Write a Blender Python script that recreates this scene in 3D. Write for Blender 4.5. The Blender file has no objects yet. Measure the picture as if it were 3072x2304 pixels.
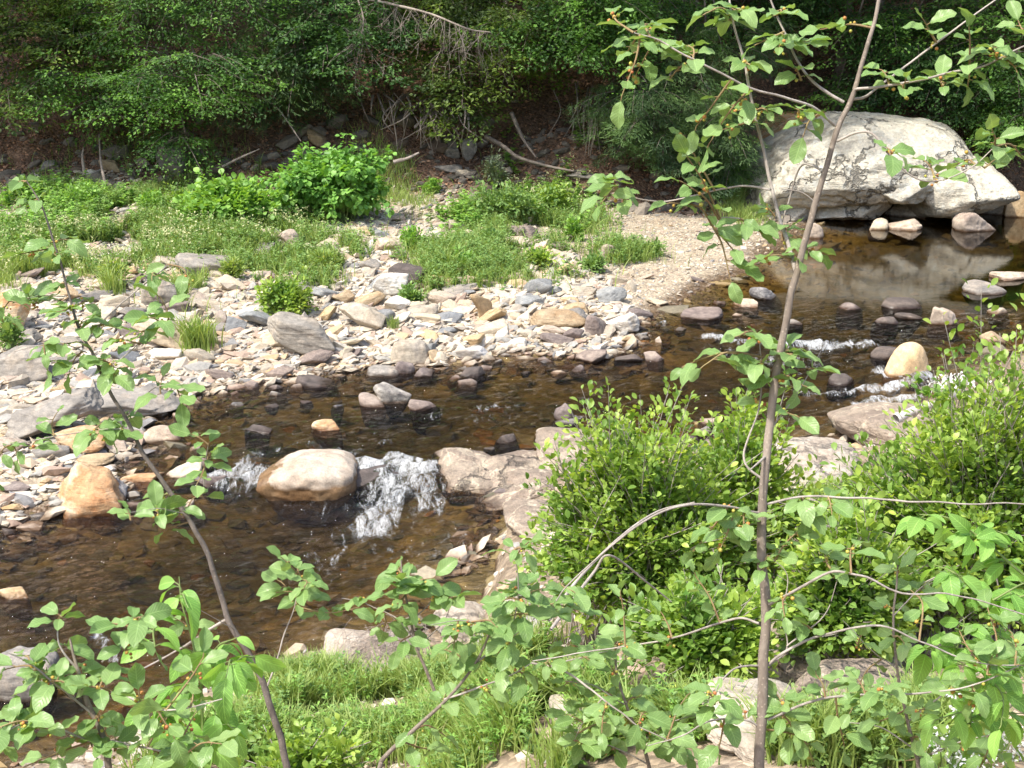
import bpy, bmesh, math, random
import numpy as np
from math import radians, sin, cos, pi

# ------------------------------------------------------------------ camera, world, sun, exposure
SC = bpy.context.scene
PITCH = radians(17.0); CAMZ = 5.0; FPX = 4000.0
cam_d = bpy.data.cameras.new("camera"); cam = bpy.data.objects.new("camera", cam_d)
SC.collection.objects.link(cam)
cam.location = (0, 0, CAMZ); cam.rotation_euler = (radians(90) - PITCH, 0, 0)
cam_d.sensor_width = 36; cam_d.lens = FPX / 3072 * 36; cam_d.clip_start = 0.05; cam_d.clip_end = 600
SC.camera = cam
SUN_EL = radians(58); SUN_AZ = radians(-128)        # direction towards the sun, compass angle from +Y clockwise
sdir = np.array([sin(SUN_AZ) * cos(SUN_EL), cos(SUN_AZ) * cos(SUN_EL), sin(SUN_EL)])
W = bpy.data.worlds.new("World"); SC.world = W; W.use_nodes = True
nt = W.node_tree; bg = nt.nodes["Background"]; bg.inputs[1].default_value = 0.15
sky = nt.nodes.new("ShaderNodeTexSky"); sky.sky_type = 'NISHITA'; sky.sun_disc = False
sky.sun_elevation = SUN_EL; sky.sun_rotation = SUN_AZ; sky.dust_density = 3.0; sky.ozone_density = 0.6
nt.links.new(sky.outputs[0], bg.inputs[0])
sl = bpy.data.lights.new("sun", 'SUN'); sl.energy = 2.6; sl.angle = radians(2.5); sl.color = (1.0, 0.95, 0.86)
so = bpy.data.objects.new("sun", sl); SC.collection.objects.link(so)
from mathutils import Vector
so.rotation_euler = Vector(sdir).to_track_quat('Z', 'Y').to_euler()
SC.view_settings.view_transform = 'Standard'; SC.view_settings.look = 'None'
SC.view_settings.exposure = 1.15; SC.view_settings.gamma = 1.0
SC.cycles.max_bounces = 8; SC.cycles.transparent_max_bounces = 12
SC.cycles.caustics_reflective = False; SC.cycles.caustics_refractive = False
SC.cycles.use_denoising = True

rng = np.random.default_rng(7)
C = SC.collection

# ------------------------------------------------------------------ photo pixel -> world (units of the 2212-wide view)
K = 3072 / 2212.0
FWD = np.array([0, cos(PITCH), -sin(PITCH)]); UPV = np.array([0, sin(PITCH), cos(PITCH)])
def ray(u, v):
    return FWD + np.array([1, 0, 0]) * ((u * K - 1536) / FPX) + UPV * ((1152 - v * K) / FPX)
def PZ(u, v, z):
    d = ray(u, v); t = (z - CAMZ) / d[2]; return np.array([0, 0, CAMZ]) + d * t
def PD(u, v, dep):
    return np.array([0, 0, CAMZ]) + ray(u, v) * dep

# ------------------------------------------------------------------ noise
_perm = np.random.default_rng(3).permutation(256).astype(np.int64); _perm = np.concatenate([_perm, _perm, _perm])
_grad = np.random.default_rng(5).normal(size=(256, 3)); _grad /= np.linalg.norm(_grad, axis=1)[:, None]
def pn(p):
    p = np.asarray(p, float); i = np.floor(p).astype(np.int64); f = p - i; i &= 255
    w = f * f * f * (f * (f * 6 - 15) + 10); r = 0
    for dx in (0, 1):
        for dy in (0, 1):
            for dz in (0, 1):
                h = _perm[_perm[_perm[(i[..., 0] + dx) & 255] + ((i[..., 1] + dy) & 255)] + ((i[..., 2] + dz) & 255)]
                g = _grad[h]
                dot = g[..., 0] * (f[..., 0] - dx) + g[..., 1] * (f[..., 1] - dy) + g[..., 2] * (f[..., 2] - dz)
                ww = (w[..., 0] if dx else 1 - w[..., 0]) * (w[..., 1] if dy else 1 - w[..., 1]) * (w[..., 2] if dz else 1 - w[..., 2])
                r = r + ww * dot
    return r * 1.6
def fbm(p, o=4):
    r = 0; a = 1; p = np.asarray(p, float)
    for k in range(o):
        r = r + a * pn(p * 2 ** k + 17.3 * k); a *= 0.5
    return r
def n2(x, y, s, o=3, z=0.0):
    return fbm(np.stack([x * s, y * s, np.full_like(x, z)], -1), o)
def sstep(a, b, x):
    t = np.clip((x - a) / (b - a), 0, 1); return t * t * (3 - 2 * t)
def norm(v):
    return v / (np.linalg.norm(v, axis=-1, keepdims=True) + 1e-9)

# ------------------------------------------------------------------ mesh building
class MB:
    def __init__(s): s.v = []; s.f = []; s.uv = []; s.n = 0
    def add(s, v, f, uv=None):
        v = np.asarray(v, float).reshape(-1, 3); f = np.asarray(f, np.int64)
        s.v.append(v); s.f.append(f + s.n); s.uv.append(uv if uv is not None else np.zeros((len(v), 2))); s.n += len(v)
    def mesh(s, name, m, smooth=True):
        me = bpy.data.meshes.new(name)
        v = np.concatenate(s.v) if s.v else np.zeros((0, 3))
        me.vertices.add(len(v)); me.vertices.foreach_set("co", v.astype(np.float32).ravel())
        li = np.concatenate([f.ravel() for f in s.f]); tot = np.concatenate([np.full(len(f), f.shape[1]) for f in s.f])
        st = np.concatenate([[0], np.cumsum(tot)[:-1]])
        me.loops.add(len(li)); me.loops.foreach_set("vertex_index", li.astype(np.int32))
        me.polygons.add(len(tot)); me.polygons.foreach_set("loop_start", st.astype(np.int32))
        me.polygons.foreach_set("loop_total", tot.astype(np.int32))
        me.polygons.foreach_set("use_smooth", np.full(len(tot), smooth))
        uv = np.concatenate(s.uv)[li]; l = me.uv_layers.new(name="UVMap")
        l.data.foreach_set("uv", uv.astype(np.float32).ravel())
        me.materials.append(m); me.update(calc_edges=True); me.validate()
        return me
    def obj(s, name, m, parent=None, smooth=True, origin=None):
        if origin is not None:
            s.v = [v - np.asarray(origin) for v in s.v]
        me = s.mesh(name, m, smooth)
        o = bpy.data.objects.new(name, me); C.objects.link(o)
        if parent is not None: o.parent = parent
        if origin is not None: o.location = tuple(origin)
        return o
def tag(o, label=None, cat=None, group=None, kind=None):
    if label: o["label"] = label
    if cat: o["category"] = cat
    if group: o["group"] = group
    if kind: o["kind"] = kind
    return o
def thing(name, label, cat, loc, group=None):
    o = bpy.data.objects.new(name, None); o.empty_display_size = 0.1; C.objects.link(o); o.location = tuple(loc)
    return tag(o, label, cat, group)
def child(mb, name, m, root, smooth=True):
    """mesh given in world coordinates, parented to a root that only has a location"""
    L = np.array(root.location); mb.v = [v - L for v in mb.v]
    return mb.obj(name, m, root, smooth)

def smoothline(pts, n=8):
    p = np.asarray(pts, float)
    if len(p) < 3: return np.array([p[0] + (p[-1] - p[0]) * t for t in np.linspace(0, 1, n)])
    q = np.vstack([2 * p[0] - p[1], p, 2 * p[-1] - p[-2]]); out = []
    for i in range(1, len(q) - 2):
        for t in np.linspace(0, 1, n, endpoint=False):
            a, b, c, d = q[i - 1], q[i], q[i + 1], q[i + 2]
            out.append(0.5 * ((2 * b) + (-a + c) * t + (2 * a - 5 * b + 4 * c - d) * t * t + (-a + 3 * b - 3 * c + d) * t ** 3))
    out.append(p[-1]); return np.array(out)
def tube(mb, pts, r0, r1, k=6, bump=0.0):
    p = np.asarray(pts, float); n = len(p)
    t = norm(np.gradient(p, axis=0)); ref = np.array([0.31, 0.2, 0.93]);
    a = norm(np.cross(t, ref)); b = np.cross(t, a)
    r = np.linspace(r0, r1, n) if np.isscalar(r0) else r0
    if bump: r = r * (1 + bump * pn(p * 40)) 
    an = np.arange(k) * 2 * pi / k
    v = p[:, None] + r[:, None, None] * (np.cos(an)[None, :, None] * a[:, None] + np.sin(an)[None, :, None] * b[:, None])
    i = np.arange(n - 1)[:, None] * k; j = np.arange(k)[None, :]; j2 = (j + 1) % k
    f = np.stack([i + j, i + j2, i + k + j2, i + k + j], -1).reshape(-1, 4)
    ln = np.concatenate([[0], np.cumsum(np.linalg.norm(np.diff(p, axis=0), axis=1))])
    uv = np.stack([np.tile(np.arange(k) / k, n), np.repeat(ln, k)], -1)
    mb.add(v.reshape(-1, 3), f, uv)

# leaf templates: rows along the leaf, (s, halfwidth); columns across
def leaf_template(ns, nc, shape, fold=0.25, curl=0.25, wav=0.0):
    s = np.linspace(0, 1, ns); c = np.linspace(-1, 1, nc)
    w = shape(s)
    S, Cc = np.meshgrid(s, c, indexing='ij'); Wd = np.repeat(w[:, None], nc, 1)
    x = S; y = Cc * Wd; z = fold * np.abs(y) - curl * (S - 0.25) ** 2 + wav * np.sin(S * 14 + Cc * 1.5) * np.abs(Cc)
    v = np.stack([x, y, z], -1).reshape(-1, 3)
    i = np.arange(ns - 1)[:, None] * nc; j = np.arange(nc - 1)[None]
    f = np.stack([i + j, i + j + 1, i + nc + j + 1, i + nc + j], -1).reshape(-1, 4)
    uv = np.stack([Cc.ravel() * 0.5 + 0.5, S.ravel()], -1)
    return v, f, uv
ovate = lambda s: 0.30 * np.sin(pi * np.clip(s, 0, 1) ** 1.12) ** 0.62 + 0.003
round_ = lambda s: 0.44 * np.sin(pi * s) ** 0.6 + 0.004
lance = lambda s: 0.15 * np.sin(pi * s ** 0.8) ** 0.9 + 0.003
T_NEAR = [leaf_template(9, 7, ovate, f_, c_, w_) for f_, c_, w_ in ((.3, .3, .045), (.12, .6, .05), (.5, .1, .03), (.2, -.25, .05), (.05, .9, .05))]
T_RIB = [leaf_template(10, 5, lambda s: 0.27 * np.sin(pi * s ** 0.85) ** 0.8 * (1 + .05 * np.cos(s * 50)) + .003, f_, c_, .01) for f_, c_ in ((.3, .4), (.15, .6))]
T_MID = [leaf_template(5, 3, ovate, f_, c_) for f_, c_ in ((.35, .3), (.15, .5), (.3, -.1))]
T_RND = [leaf_template(5, 3, round_, f_, c_) for f_, c_ in ((.2, .3), (.1, .5))]
T_LAN = [leaf_template(4, 3, lance, .3, .5)]
_far = (np.array([[0, 0, 0], [.45, .3, .06], [1, 0, -.12], [.45, -.3, .06]], float), np.array([[0, 1, 2, 3]]), np.array([[.5, 0], [1, .5], [.5, 1], [0, .5]]))
T_FAR = [_far]
_ndl = (np.array([[0, -.07, 0], [0, .07, 0], [1, .05, -.1], [1, -.05, -.1]], float), np.array([[0, 1, 2, 3]]), np.array([[0, 0], [1, 0], [1, 1], [0, 1]]))
T_NDL = [_ndl]
def add_leaves(mb, pos, d, nr, size, temps, R=rng):
    pos = np.asarray(pos); N = len(pos)
    if N == 0: return
    size = np.broadcast_to(np.asarray(size, float), (N,))
    d = norm(np.asarray(d)); side = norm(np.cross(nr, d)); up = np.cross(d, side)
    which = R.integers(0, len(temps), N)
    for k, (tv, tf, tuv) in enumerate(temps):
        m = which == k; M = m.sum()
        if not M: continue
        v = pos[m][:, None] + size[m][:, None, None] * (tv[None, :, 0:1] * d[m][:, None] + tv[None, :, 1:2] * side[m][:, None] + tv[None, :, 2:3] * up[m][:, None])
        f = (tf[None] + (np.arange(M) * len(tv))[:, None, None]).reshape(-1, tf.shape[1])
        mb.add(v.reshape(-1, 3), f, np.tile(tuv, (M, 1)))

# ------------------------------------------------------------------ rocks
def ico(sub):
    bm = bmesh.new(); bmesh.ops.create_icosphere(bm, subdivisions=sub, radius=1)
    v = np.array([p.co[:] for p in bm.verts]); f = np.array([[q.index for q in p.verts] for p in bm.faces]); bm.free(); return norm(v), f
ICO = {k: ico(k) for k in (1, 2, 3, 4, 5, 6)}
def rock_shape(sub, R, planes=14, k=9.0, noise=0.06, box=0.5, nz=None):
    """unit rock: soft intersection of random half-spaces plus noise; fits [-1,1]^3"""
    dv, f = ICO[sub]
    n = norm(R.normal(size=(planes, 3))); h = R.uniform(0.62, 1.0, planes)
    ax = np.vstack([np.eye(3), -np.eye(3)]); n = np.vstack([n, norm(ax + R.normal(size=(6, 3)) * .3)]); h = np.concatenate([h, (box + .25) * R.uniform(.8, 1.35, 6)])
    q = np.maximum(dv @ n.T, 0) / h
    r = 1.0 / (np.sum(q ** k, axis=1) ** (1.0 / k))
    off = R.uniform(0, 60, 3)
    r = r * (1 + noise * fbm(dv * 3.0 + off, 3 if sub < 4 else 5) * .7)
    if sub >= 3:                                     # chipped steps and bedding planes
        st = fbm(np.stack([dv[:, 0] * .8, dv[:, 1] * .8, dv[:, 2] * 5 + dv[:, 0]], -1) + off, 3)
        cr = np.abs(fbm(dv * 1.7 + off + 9, 3)); r = r * (1 + noise * .5 * st - noise * .6 * np.exp(-(cr / .03) ** 2))
    v = dv * r[:, None]; v = v - (v.max(0) + v.min(0)) / 2; v /= np.abs(v).max(0)
    return v, f
def rotz(v, a):
    c, s = cos(a), sin(a); return np.stack([v[:, 0] * c - v[:, 1] * s, v[:, 0] * s + v[:, 1] * c, v[:, 2]], -1)
def roty(v, a):
    c, s = cos(a), sin(a); return np.stack([v[:, 0] * c + v[:, 2] * s, v[:, 1], -v[:, 0] * s + v[:, 2] * c], -1)
def rotx(v, a):
    c, s = cos(a), sin(a); return np.stack([v[:, 0], v[:, 1] * c - v[:, 2] * s, v[:, 1] * s + v[:, 2] * c], -1)

# ------------------------------------------------------------------ materials
def newmat(name):
    m = bpy.data.materials.new(name); m.use_nodes = True; n = m.node_tree; n.nodes.clear(); return m, n
def N(n, t, **kw):
    x = n.nodes.new(t)
    for k, v in kw.items():
        if k.startswith('i_'):
            key = k[2:]; key = int(key) if key.isdigit() else key.replace('_', ' ')
            x.inputs[key].default_value = v
        else: setattr(x, k, v)
    return x
def L(n, a, b): n.links.new(a, b)
def ramp(n, fac, cols, interp='LINEAR'):
    r = n.nodes.new("ShaderNodeValToRGB"); r.color_ramp.interpolation = interp
    e = r.color_ramp.elements
    while len(e) < len(cols): e.new(0.5)
    for i, (p, c) in enumerate(cols):
        e[i].position = p; e[i].color = (*c, 1) if len(c) == 3 else c
    L(n, fac, r.inputs[0]); return r.outputs[0]
def noise(n, co, scale, detail=4, rough=0.6, dist=0.0):
    t = N(n, "ShaderNodeTexNoise"); t.inputs["Scale"].default_value = scale; t.inputs["Detail"].default_value = detail
    t.inputs["Roughness"].default_value = rough; t.inputs["Distortion"].default_value = dist
    if co is not None: L(n, co, t.inputs["Vector"])
    return t
def mixc(n, fac, a, b, mode='MIX'):
    x = N(n, "ShaderNodeMix", data_type='RGBA', blend_type=mode)
    for s, val in ((0, fac), (6, a), (7, b)):
        if hasattr(val, 'links') or hasattr(val, 'is_linked'): L(n, val, x.inputs[s])
        else: x.inputs[s].default_value = val if s == 0 else (*val, 1)
    return x.outputs[2]
def math_(n, op, a, b=None, clamp=False):
    x = N(n, "ShaderNodeMath", operation=op, use_clamp=clamp)
    for s, val in ((0, a), (1, b)):
        if val is None: continue
        if hasattr(val, 'is_linked'): L(n, val, x.inputs[s])
        else: x.inputs[s].default_value = val
    return x.outputs[0]
def maprange(n, v, a, b, c=0.0, d=1.0):
    x = N(n, "ShaderNodeMapRange"); x.inputs[1].default_value = a; x.inputs[2].default_value = b
    x.inputs[3].default_value = c; x.inputs[4].default_value = d; L(n, v, x.inputs[0]); return x.outputs[0]
def finish(n, col, rough=0.85, bump=None, bstr=0.5, bdist=0.02, spec=0.3):
    p = N(n, "ShaderNodeBsdfPrincipled")
    if hasattr(col, 'is_linked'): L(n, col, p.inputs["Base Color"])
    else: p.inputs["Base Color"].default_value = (*col, 1)
    if hasattr(rough, 'is_linked'): L(n, rough, p.inputs["Roughness"])
    else: p.inputs["Roughness"].default_value = rough
    p.inputs["Specular IOR Level"].default_value = spec
    if bump is not None:
        b = N(n, "ShaderNodeBump"); b.inputs["Strength"].default_value = bstr; b.inputs["Distance"].default_value = bdist
        L(n, bump, b.inputs["Height"]); L(n, b.outputs[0], p.inputs["Normal"])
    o = N(n, "ShaderNodeOutputMaterial"); L(n, p.outputs[0], o.inputs[0]); return p

def wetness(n, off=0.0):
    """1 below the splash line of the river, 0 above it (an algae and water stain with an uneven edge)"""
    g = N(n, "ShaderNodeNewGeometry"); s = N(n, "ShaderNodeSeparateXYZ"); L(n, g.outputs["Position"], s.inputs[0])
    w = math_(n, 'ADD', s.outputs[1], math_(n, 'MULTIPLY', s.outputs[0], 0.65))
    up = maprange(n, w, 19.3, 20.1, -0.10, 0.0); dn = maprange(n, s.outputs[1], 12.1, 13.5, -0.18, 0.0)
    lev = math_(n, 'ADD', up, dn)
    nn = noise(n, g.outputs["Position"], 7, 3)
    h = math_(n, 'SUBTRACT', math_(n, 'SUBTRACT', s.outputs[2], math_(n, 'ADD', lev, off)), math_(n, 'MULTIPLY', nn.outputs[0], 0.06))
    return maprange(n, h, -0.015, 0.025, 1.0, 0.0)

def rock_mat(name, c1, c2, c3=None, strata=0.0, speck=0.0, lichen=0.0, wet=True, rand=True, scale=1.0, bstr=0.6, crack=0.0, bd=0.02, vein=0.0, woff=0.0):
    m, n = newmat(name)
    tc = N(n, "ShaderNodeTexCoord"); co = tc.outputs["Object"]
    oi = N(n, "ShaderNodeObjectInfo")
    add = N(n, "ShaderNodeVectorMath", operation='ADD'); sc = N(n, "ShaderNodeVectorMath", operation='SCALE')
    cx = N(n, "ShaderNodeCombineXYZ"); [L(n, oi.outputs["Random"], cx.inputs[i]) for i in range(3)]
    L(n, cx.outputs[0], sc.inputs[0]); sc.inputs["Scale"].default_value = 37.0
    L(n, co, add.inputs[0]); L(n, sc.outputs[0], add.inputs[1]); co = add.outputs[0]
    a = noise(n, co, 3.5 * scale, 6, 0.65, 0.4); b = noise(n, co, 14 * scale, 5, 0.7)
    col = mixc(n, maprange(n, a.outputs[0], .38, .62), c1, c2)
    if c3: col = mixc(n, maprange(n, noise(n, co, 2.1 * scale, 4, .6, .8).outputs[0], .5, .68), col, c3)
    hs = None
    if strata:
        mp = N(n, "ShaderNodeMapping"); mp.inputs["Scale"].default_value = (1.2, 1.2, 9); mp.inputs["Rotation"].default_value = (.35, .2, 0)
        L(n, co, mp.inputs[0]); st = noise(n, mp.outputs[0], 2.2 * scale, 5, .65, .6); hs = st.outputs[0]
        col = mixc(n, math_(n, 'MULTIPLY', maprange(n, hs, .42, .64), strata), col, tuple(x * .55 for x in c2), 'MIX')
    if vein:
        vn = noise(n, co, 1.6 * scale, 5, .55, 1.2); ed = math_(n, 'ABSOLUTE', math_(n, 'SUBTRACT', vn.outputs[0], .5))
        col = mixc(n, math_(n, 'MULTIPLY', maprange(n, ed, .02, .004), vein), col, (.52, .45, .34))
    col = mixc(n, .7, col, ramp(n, b.outputs[0], [(.25, (.45, .45, .45)), (.7, (1.3, 1.28, 1.25))]), 'MULTIPLY')
    fg = noise(n, co, 70 * scale, 3, .7); col = mixc(n, .5, col, ramp(n, fg.outputs[0], [(.3, (.55, .55, .56)), (.7, (1.3, 1.28, 1.25))]), 'MULTIPLY')
    if speck:
        v = N(n, "ShaderNodeTexVoronoi"); v.inputs["Scale"].default_value = 55 * scale; L(n, co, v.inputs["Vector"])
        col = mixc(n, math_(n, 'MULTIPLY', maprange(n, v.outputs[0], .3, .15), speck), col, (.05, .05, .05))
    if lichen:
        l1 = noise(n, co, 5 * scale, 8, .75); col = mixc(n, math_(n, 'MULTIPLY', maprange(n, l1.outputs[0], .52, .6), lichen), col, (.55, .56, .50))
        l2 = noise(n, co, 9 * scale, 8, .8, .3); col = mixc(n, math_(n, 'MULTIPLY', maprange(n, l2.outputs[0], .58, .64), lichen), col, (.10, .10, .09))
    if rand:
        col = mixc(n, 1.0, col, ramp(n, oi.outputs["Random"], [(0, (.78, .78, .80)), (.5, (1, .98, .95)), (1, (1.18, 1.14, 1.05))]), 'MULTIPLY')
    rough = 0.85
    if wet:
        wv = wetness(n, woff)
        if woff:                                    # splashed brown on the upstream flank
            sx = N(n, "ShaderNodeSeparateXYZ"); L(n, tc.outputs["Object"], sx.inputs[0]); f_ = noise(n, tc.outputs["Object"], 5, 3, .6)
            q = math_(n, 'ADD', math_(n, 'MULTIPLY', sx.outputs[0], 2.2), math_(n, 'MULTIPLY', f_.outputs[0], 1.0)); wv = math_(n, 'MAXIMUM', wv, maprange(n, q, -.02, -.16))
        col = mixc(n, wv, col, mixc(n, 1.0, col, (.34, .27, .22) if not woff else (.46, .35, .24), 'MULTIPLY')); rough = maprange(n, wv, 0, 1, .85, .25)
    h = math_(n, 'ADD', math_(n, 'MULTIPLY', a.outputs[0], 1.2), math_(n, 'MULTIPLY', b.outputs[0], .5))
    if hs is not None: h = math_(n, 'ADD', h, math_(n, 'MULTIPLY', hs, 1.6 * strata + .2))
    if crack:
        v = N(n, "ShaderNodeTexVoronoi", feature='DISTANCE_TO_EDGE'); v.inputs["Scale"].default_value = crack
        d = noise(n, co, 3, 4, .6); vm = N(n, "ShaderNodeVectorMath", operation='ADD'); L(n, co, vm.inputs[0]); L(n, d.outputs[1], vm.inputs[1]); L(n, vm.outputs[0], v.inputs["Vector"])
        cr = maprange(n, v.outputs[0], 0, .025); h = math_(n, 'ADD', h, math_(n, 'MULTIPLY', cr, .8))
        col = mixc(n, maprange(n, cr, 0, 1, .65, 0), col, (.05, .045, .04))
    finish(n, col, rough, h, bstr, bd)
    return m
RM = {
 'tan':   rock_mat("tan_stone", (.44, .33, .20), (.52, .42, .28), (.36, .24, .13), strata=.15),
 'cream': rock_mat("cream_stone", (.58, .52, .41), (.50, .43, .33), (.43, .39, .33), strata=.3),
 'grey':  rock_mat("grey_stone", (.34, .32, .29), (.26, .25, .235), (.40, .35, .29), strata=.6),
 'blue':  rock_mat("bluegrey_stone", (.24, .26, .28), (.30, .31, .31), (.20, .21, .22), strata=.3),
 'white': rock_mat("white_quartz", (.72, .70, .66), (.58, .56, .52), (.50, .44, .36)),
 'dark':  rock_mat("dark_stone", (.11, .095, .085), (.17, .14, .125), (.08, .07, .07), strata=.4),
 'purple':rock_mat("purple_stone", (.19, .155, .145), (.27, .225, .205), (.34, .29, .255), strata=.4),
 'pink':  rock_mat("pink_stone", (.48, .40, .32), (.54, .46, .38), (.38, .30, .25), strata=.2),
 'rust':  rock_mat("rust_stone", (.48, .25, .12), (.58, .40, .23), (.66, .60, .46), strata=.45, scale=1.3, bstr=1.0),
 'gold':  rock_mat("golden_stone", (.58, .44, .27), (.64, .51, .34), (.46, .33, .20)),
 'speck': rock_mat("speckled_stone", (.32, .31, .29), (.15, .14, .14), (.50, .48, .45), speck=.7),
}
def ledge_mat(name, c1, c2, c3, **k): return rock_mat(name, c1, c2, c3, strata=.6, rand=False, **k)
M_BOUL = rock_mat("pale_lichen_rock", (.54, .51, .41), (.64, .60, .49), (.42, .39, .32), strata=.18, rand=False, lichen=.75, scale=.9, bstr=1.0, bd=.06, crack=.5)
M_LEDGE = ledge_mat("mauve_ledge_rock", (.26, .205, .16), (.34, .28, .22), (.44, .37, .28), scale=.8, crack=.4, vein=.8, bstr=1.0, bd=.04)
M_PALE = ledge_mat("pale_ledge_rock", (.40, .34, .27), (.48, .42, .34), (.31, .25, .20), scale=.9, crack=.4, bstr=.7, bd=.03, lichen=.3)
M_MIDB = rock_mat("washed_boulder_stone", (.54, .48, .40), (.46, .38, .30), (.36, .27, .19), woff=.12, rand=False, scale=.8, bstr=.5)

def island_rock(name, cols, wet=True, bs=.5):
    m, n = newmat(name)
    g = N(n, "ShaderNodeNewGeometry"); tc = N(n, "ShaderNodeTexCoord")
    col = ramp(n, g.outputs["Random Per Island"], cols, 'CONSTANT')
    a = noise(n, tc.outputs["Object"], 22, 5, .7); b = noise(n, tc.outputs["Object"], 6, 3, .6)
    col = mixc(n, .7, col, ramp(n, a.outputs[0], [(.3, (.6, .6, .6)), (.7, (1.25, 1.22, 1.18))]), 'MULTIPLY')
    col = mixc(n, .5, col, ramp(n, b.outputs[0], [(.3, (.75, .72, .70)), (.7, (1.15, 1.12, 1.08))]), 'MULTIPLY')
    rough = .88
    if wet:
        wv = wetness(n); col = mixc(n, wv, col, mixc(n, 1.0, col, (.34, .27, .22), 'MULTIPLY')); rough = maprange(n, wv, 0, 1, .88, .25)
    finish(n, col, rough, a.outputs[0], bs, .02); return m
GR_COLS = [(0, (.47, .42, .33)), (.13, (.37, .33, .27)), (.24, (.54, .48, .38)), (.36, (.45, .37, .27)), (.46, (.33, .325, .30)), (.55, (.62, .56, .46)),
           (.66, (.38, .29, .23)), (.74, (.48, .43, .36)), (.84, (.24, .24, .24)), (.9, (.60, .57, .50)), (.96, (.50, .38, .24))]
M_GRAVEL = island_rock("gravel_stone", GR_COLS)
M_BEDST = island_rock("riverbed_stone", [(0, (.17, .14, .08)), (.2, (.25, .19, .10)), (.4, (.15, .14, .10)), (.6, (.28, .21, .105)), (.75, (.19, .17, .12)), (.9, (.34, .18, .06)), (.94, (.34, .30, .22))], wet=False)

def leaf_mat(name, c1, c2, trans=.4, rough=.45, veins=0.0, spec=.5, tcol=None, extra=None, patch=0):
    m, n = newmat(name)
    g = N(n, "ShaderNodeNewGeometry"); r = g.outputs["Random Per Island"]
    cols = [(0, c1), (.75, c2)] + ([(.985, c2), (1.0, extra)] if extra else [(1, tuple(min(1, x * 1.3) for x in c2))])
    col = ramp(n, r, cols)
    p = N(n, "ShaderNodeBsdfPrincipled"); p.inputs["Roughness"].default_value = rough; p.inputs["Specular IOR Level"].default_value = spec
    if veins:
        uv = N(n, "ShaderNodeUVMap", uv_map="UVMap"); s = N(n, "ShaderNodeSeparateXYZ"); L(n, uv.outputs[0], s.inputs[0])
        ax = math_(n, 'ABSOLUTE', math_(n, 'SUBTRACT', s.outputs[0], .5))
        ph = math_(n, 'SUBTRACT', math_(n, 'MULTIPLY', s.outputs[1], 9.0), math_(n, 'MULTIPLY', ax, 4.5))
        fr = math_(n, 'ABSOLUTE', math_(n, 'SUBTRACT', math_(n, 'FRACT', ph), .5))
        side = maprange(n, fr, .0, .14, 1, 0); mid = maprange(n, ax, .0, .035, 1, 0)
        vv = math_(n, 'MAXIMUM', math_(n, 'MULTIPLY', side, .55), mid)
        col = mixc(n, math_(n, 'MULTIPLY', vv, veins), col, tuple(min(1, x * 1.9 + .03) for x in c2))
        bm = N(n, "ShaderNodeBump"); bm.inputs["Strength"].default_value = .5; bm.inputs["Distance"].default_value = .002
        bm.invert = True; L(n, math_(n, 'MULTIPLY', side, 1.0), bm.inputs["Height"]); L(n, bm.outputs[0], p.inputs["Normal"])
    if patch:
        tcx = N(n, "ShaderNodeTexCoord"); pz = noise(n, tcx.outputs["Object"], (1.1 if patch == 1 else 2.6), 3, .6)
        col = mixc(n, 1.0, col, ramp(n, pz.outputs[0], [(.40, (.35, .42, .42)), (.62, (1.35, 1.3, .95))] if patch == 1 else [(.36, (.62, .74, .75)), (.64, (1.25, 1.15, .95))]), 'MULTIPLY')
    L(n, col, p.inputs["Base Color"])
    t = N(n, "ShaderNodeBsdfTranslucent"); tc = mixc(n, 1.0, col, tcol or (1.35, 1.25, .5), 'MULTIPLY'); L(n, tc, t.inputs[0])
    mx = N(n, "ShaderNodeMixShader"); mx.inputs[0].default_value = trans; L(n, p.outputs[0], mx.inputs[1]); L(n, t.outputs[0], mx.inputs[2])
    o = N(n, "ShaderNodeOutputMaterial"); L(n, mx.outputs[0], o.inputs[0]); return m
LM = {
 'buck': leaf_mat("sapling_leaf", (.16, .29, .08), (.26, .40, .14), .34, .40, .45, extra=(.50, .36, .05)),
 'rib': leaf_mat("ribbed_leaf", (.17, .36, .07), (.27, .48, .11), .42, .5, .75),
 'bush': leaf_mat("bush_leaf", (.17, .31, .055), (.36, .50, .12), .44, .42, 0, patch=2),
 'knot': leaf_mat("knotweed_leaf", (.11, .27, .05), (.20, .40, .075), .35, .5, 0),
 'lime': leaf_mat("lime_leaf", (.16, .33, .06), (.27, .46, .10), .4, .5, 0),
 'weed': leaf_mat("weed_leaf", (.13, .25, .065), (.23, .36, .11), .35, .6, 0),
 'grass': leaf_mat("grass_blade", (.20, .32, .06), (.34, .44, .13), .35, .6, 0, extra=(.55, .48, .28)),
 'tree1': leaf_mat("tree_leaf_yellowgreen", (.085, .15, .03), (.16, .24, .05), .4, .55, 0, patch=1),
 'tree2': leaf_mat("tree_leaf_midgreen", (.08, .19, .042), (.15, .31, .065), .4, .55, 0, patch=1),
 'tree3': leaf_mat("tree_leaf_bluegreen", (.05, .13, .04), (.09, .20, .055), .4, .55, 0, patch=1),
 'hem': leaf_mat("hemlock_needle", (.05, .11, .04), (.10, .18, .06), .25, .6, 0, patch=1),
 'pale': leaf_mat("willow_weed_leaf", (.16, .22, .13), (.24, .30, .18), .3, .6, 0),
 'dry': leaf_mat("fallen_leaf", (.20, .105, .06), (.42, .25, .15), .15, .7, 0, tcol=(1, .7, .4)),
 'petal': leaf_mat("white_petal", (.75, .75, .70), (.85, .85, .80), .3, .6, 0, tcol=(1, 1, .9)),
 'cream': leaf_mat("cream_floret", (.42, .46, .20), (.60, .60, .34), .3, .7, 0, tcol=(1, 1, .6)),
}
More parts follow.
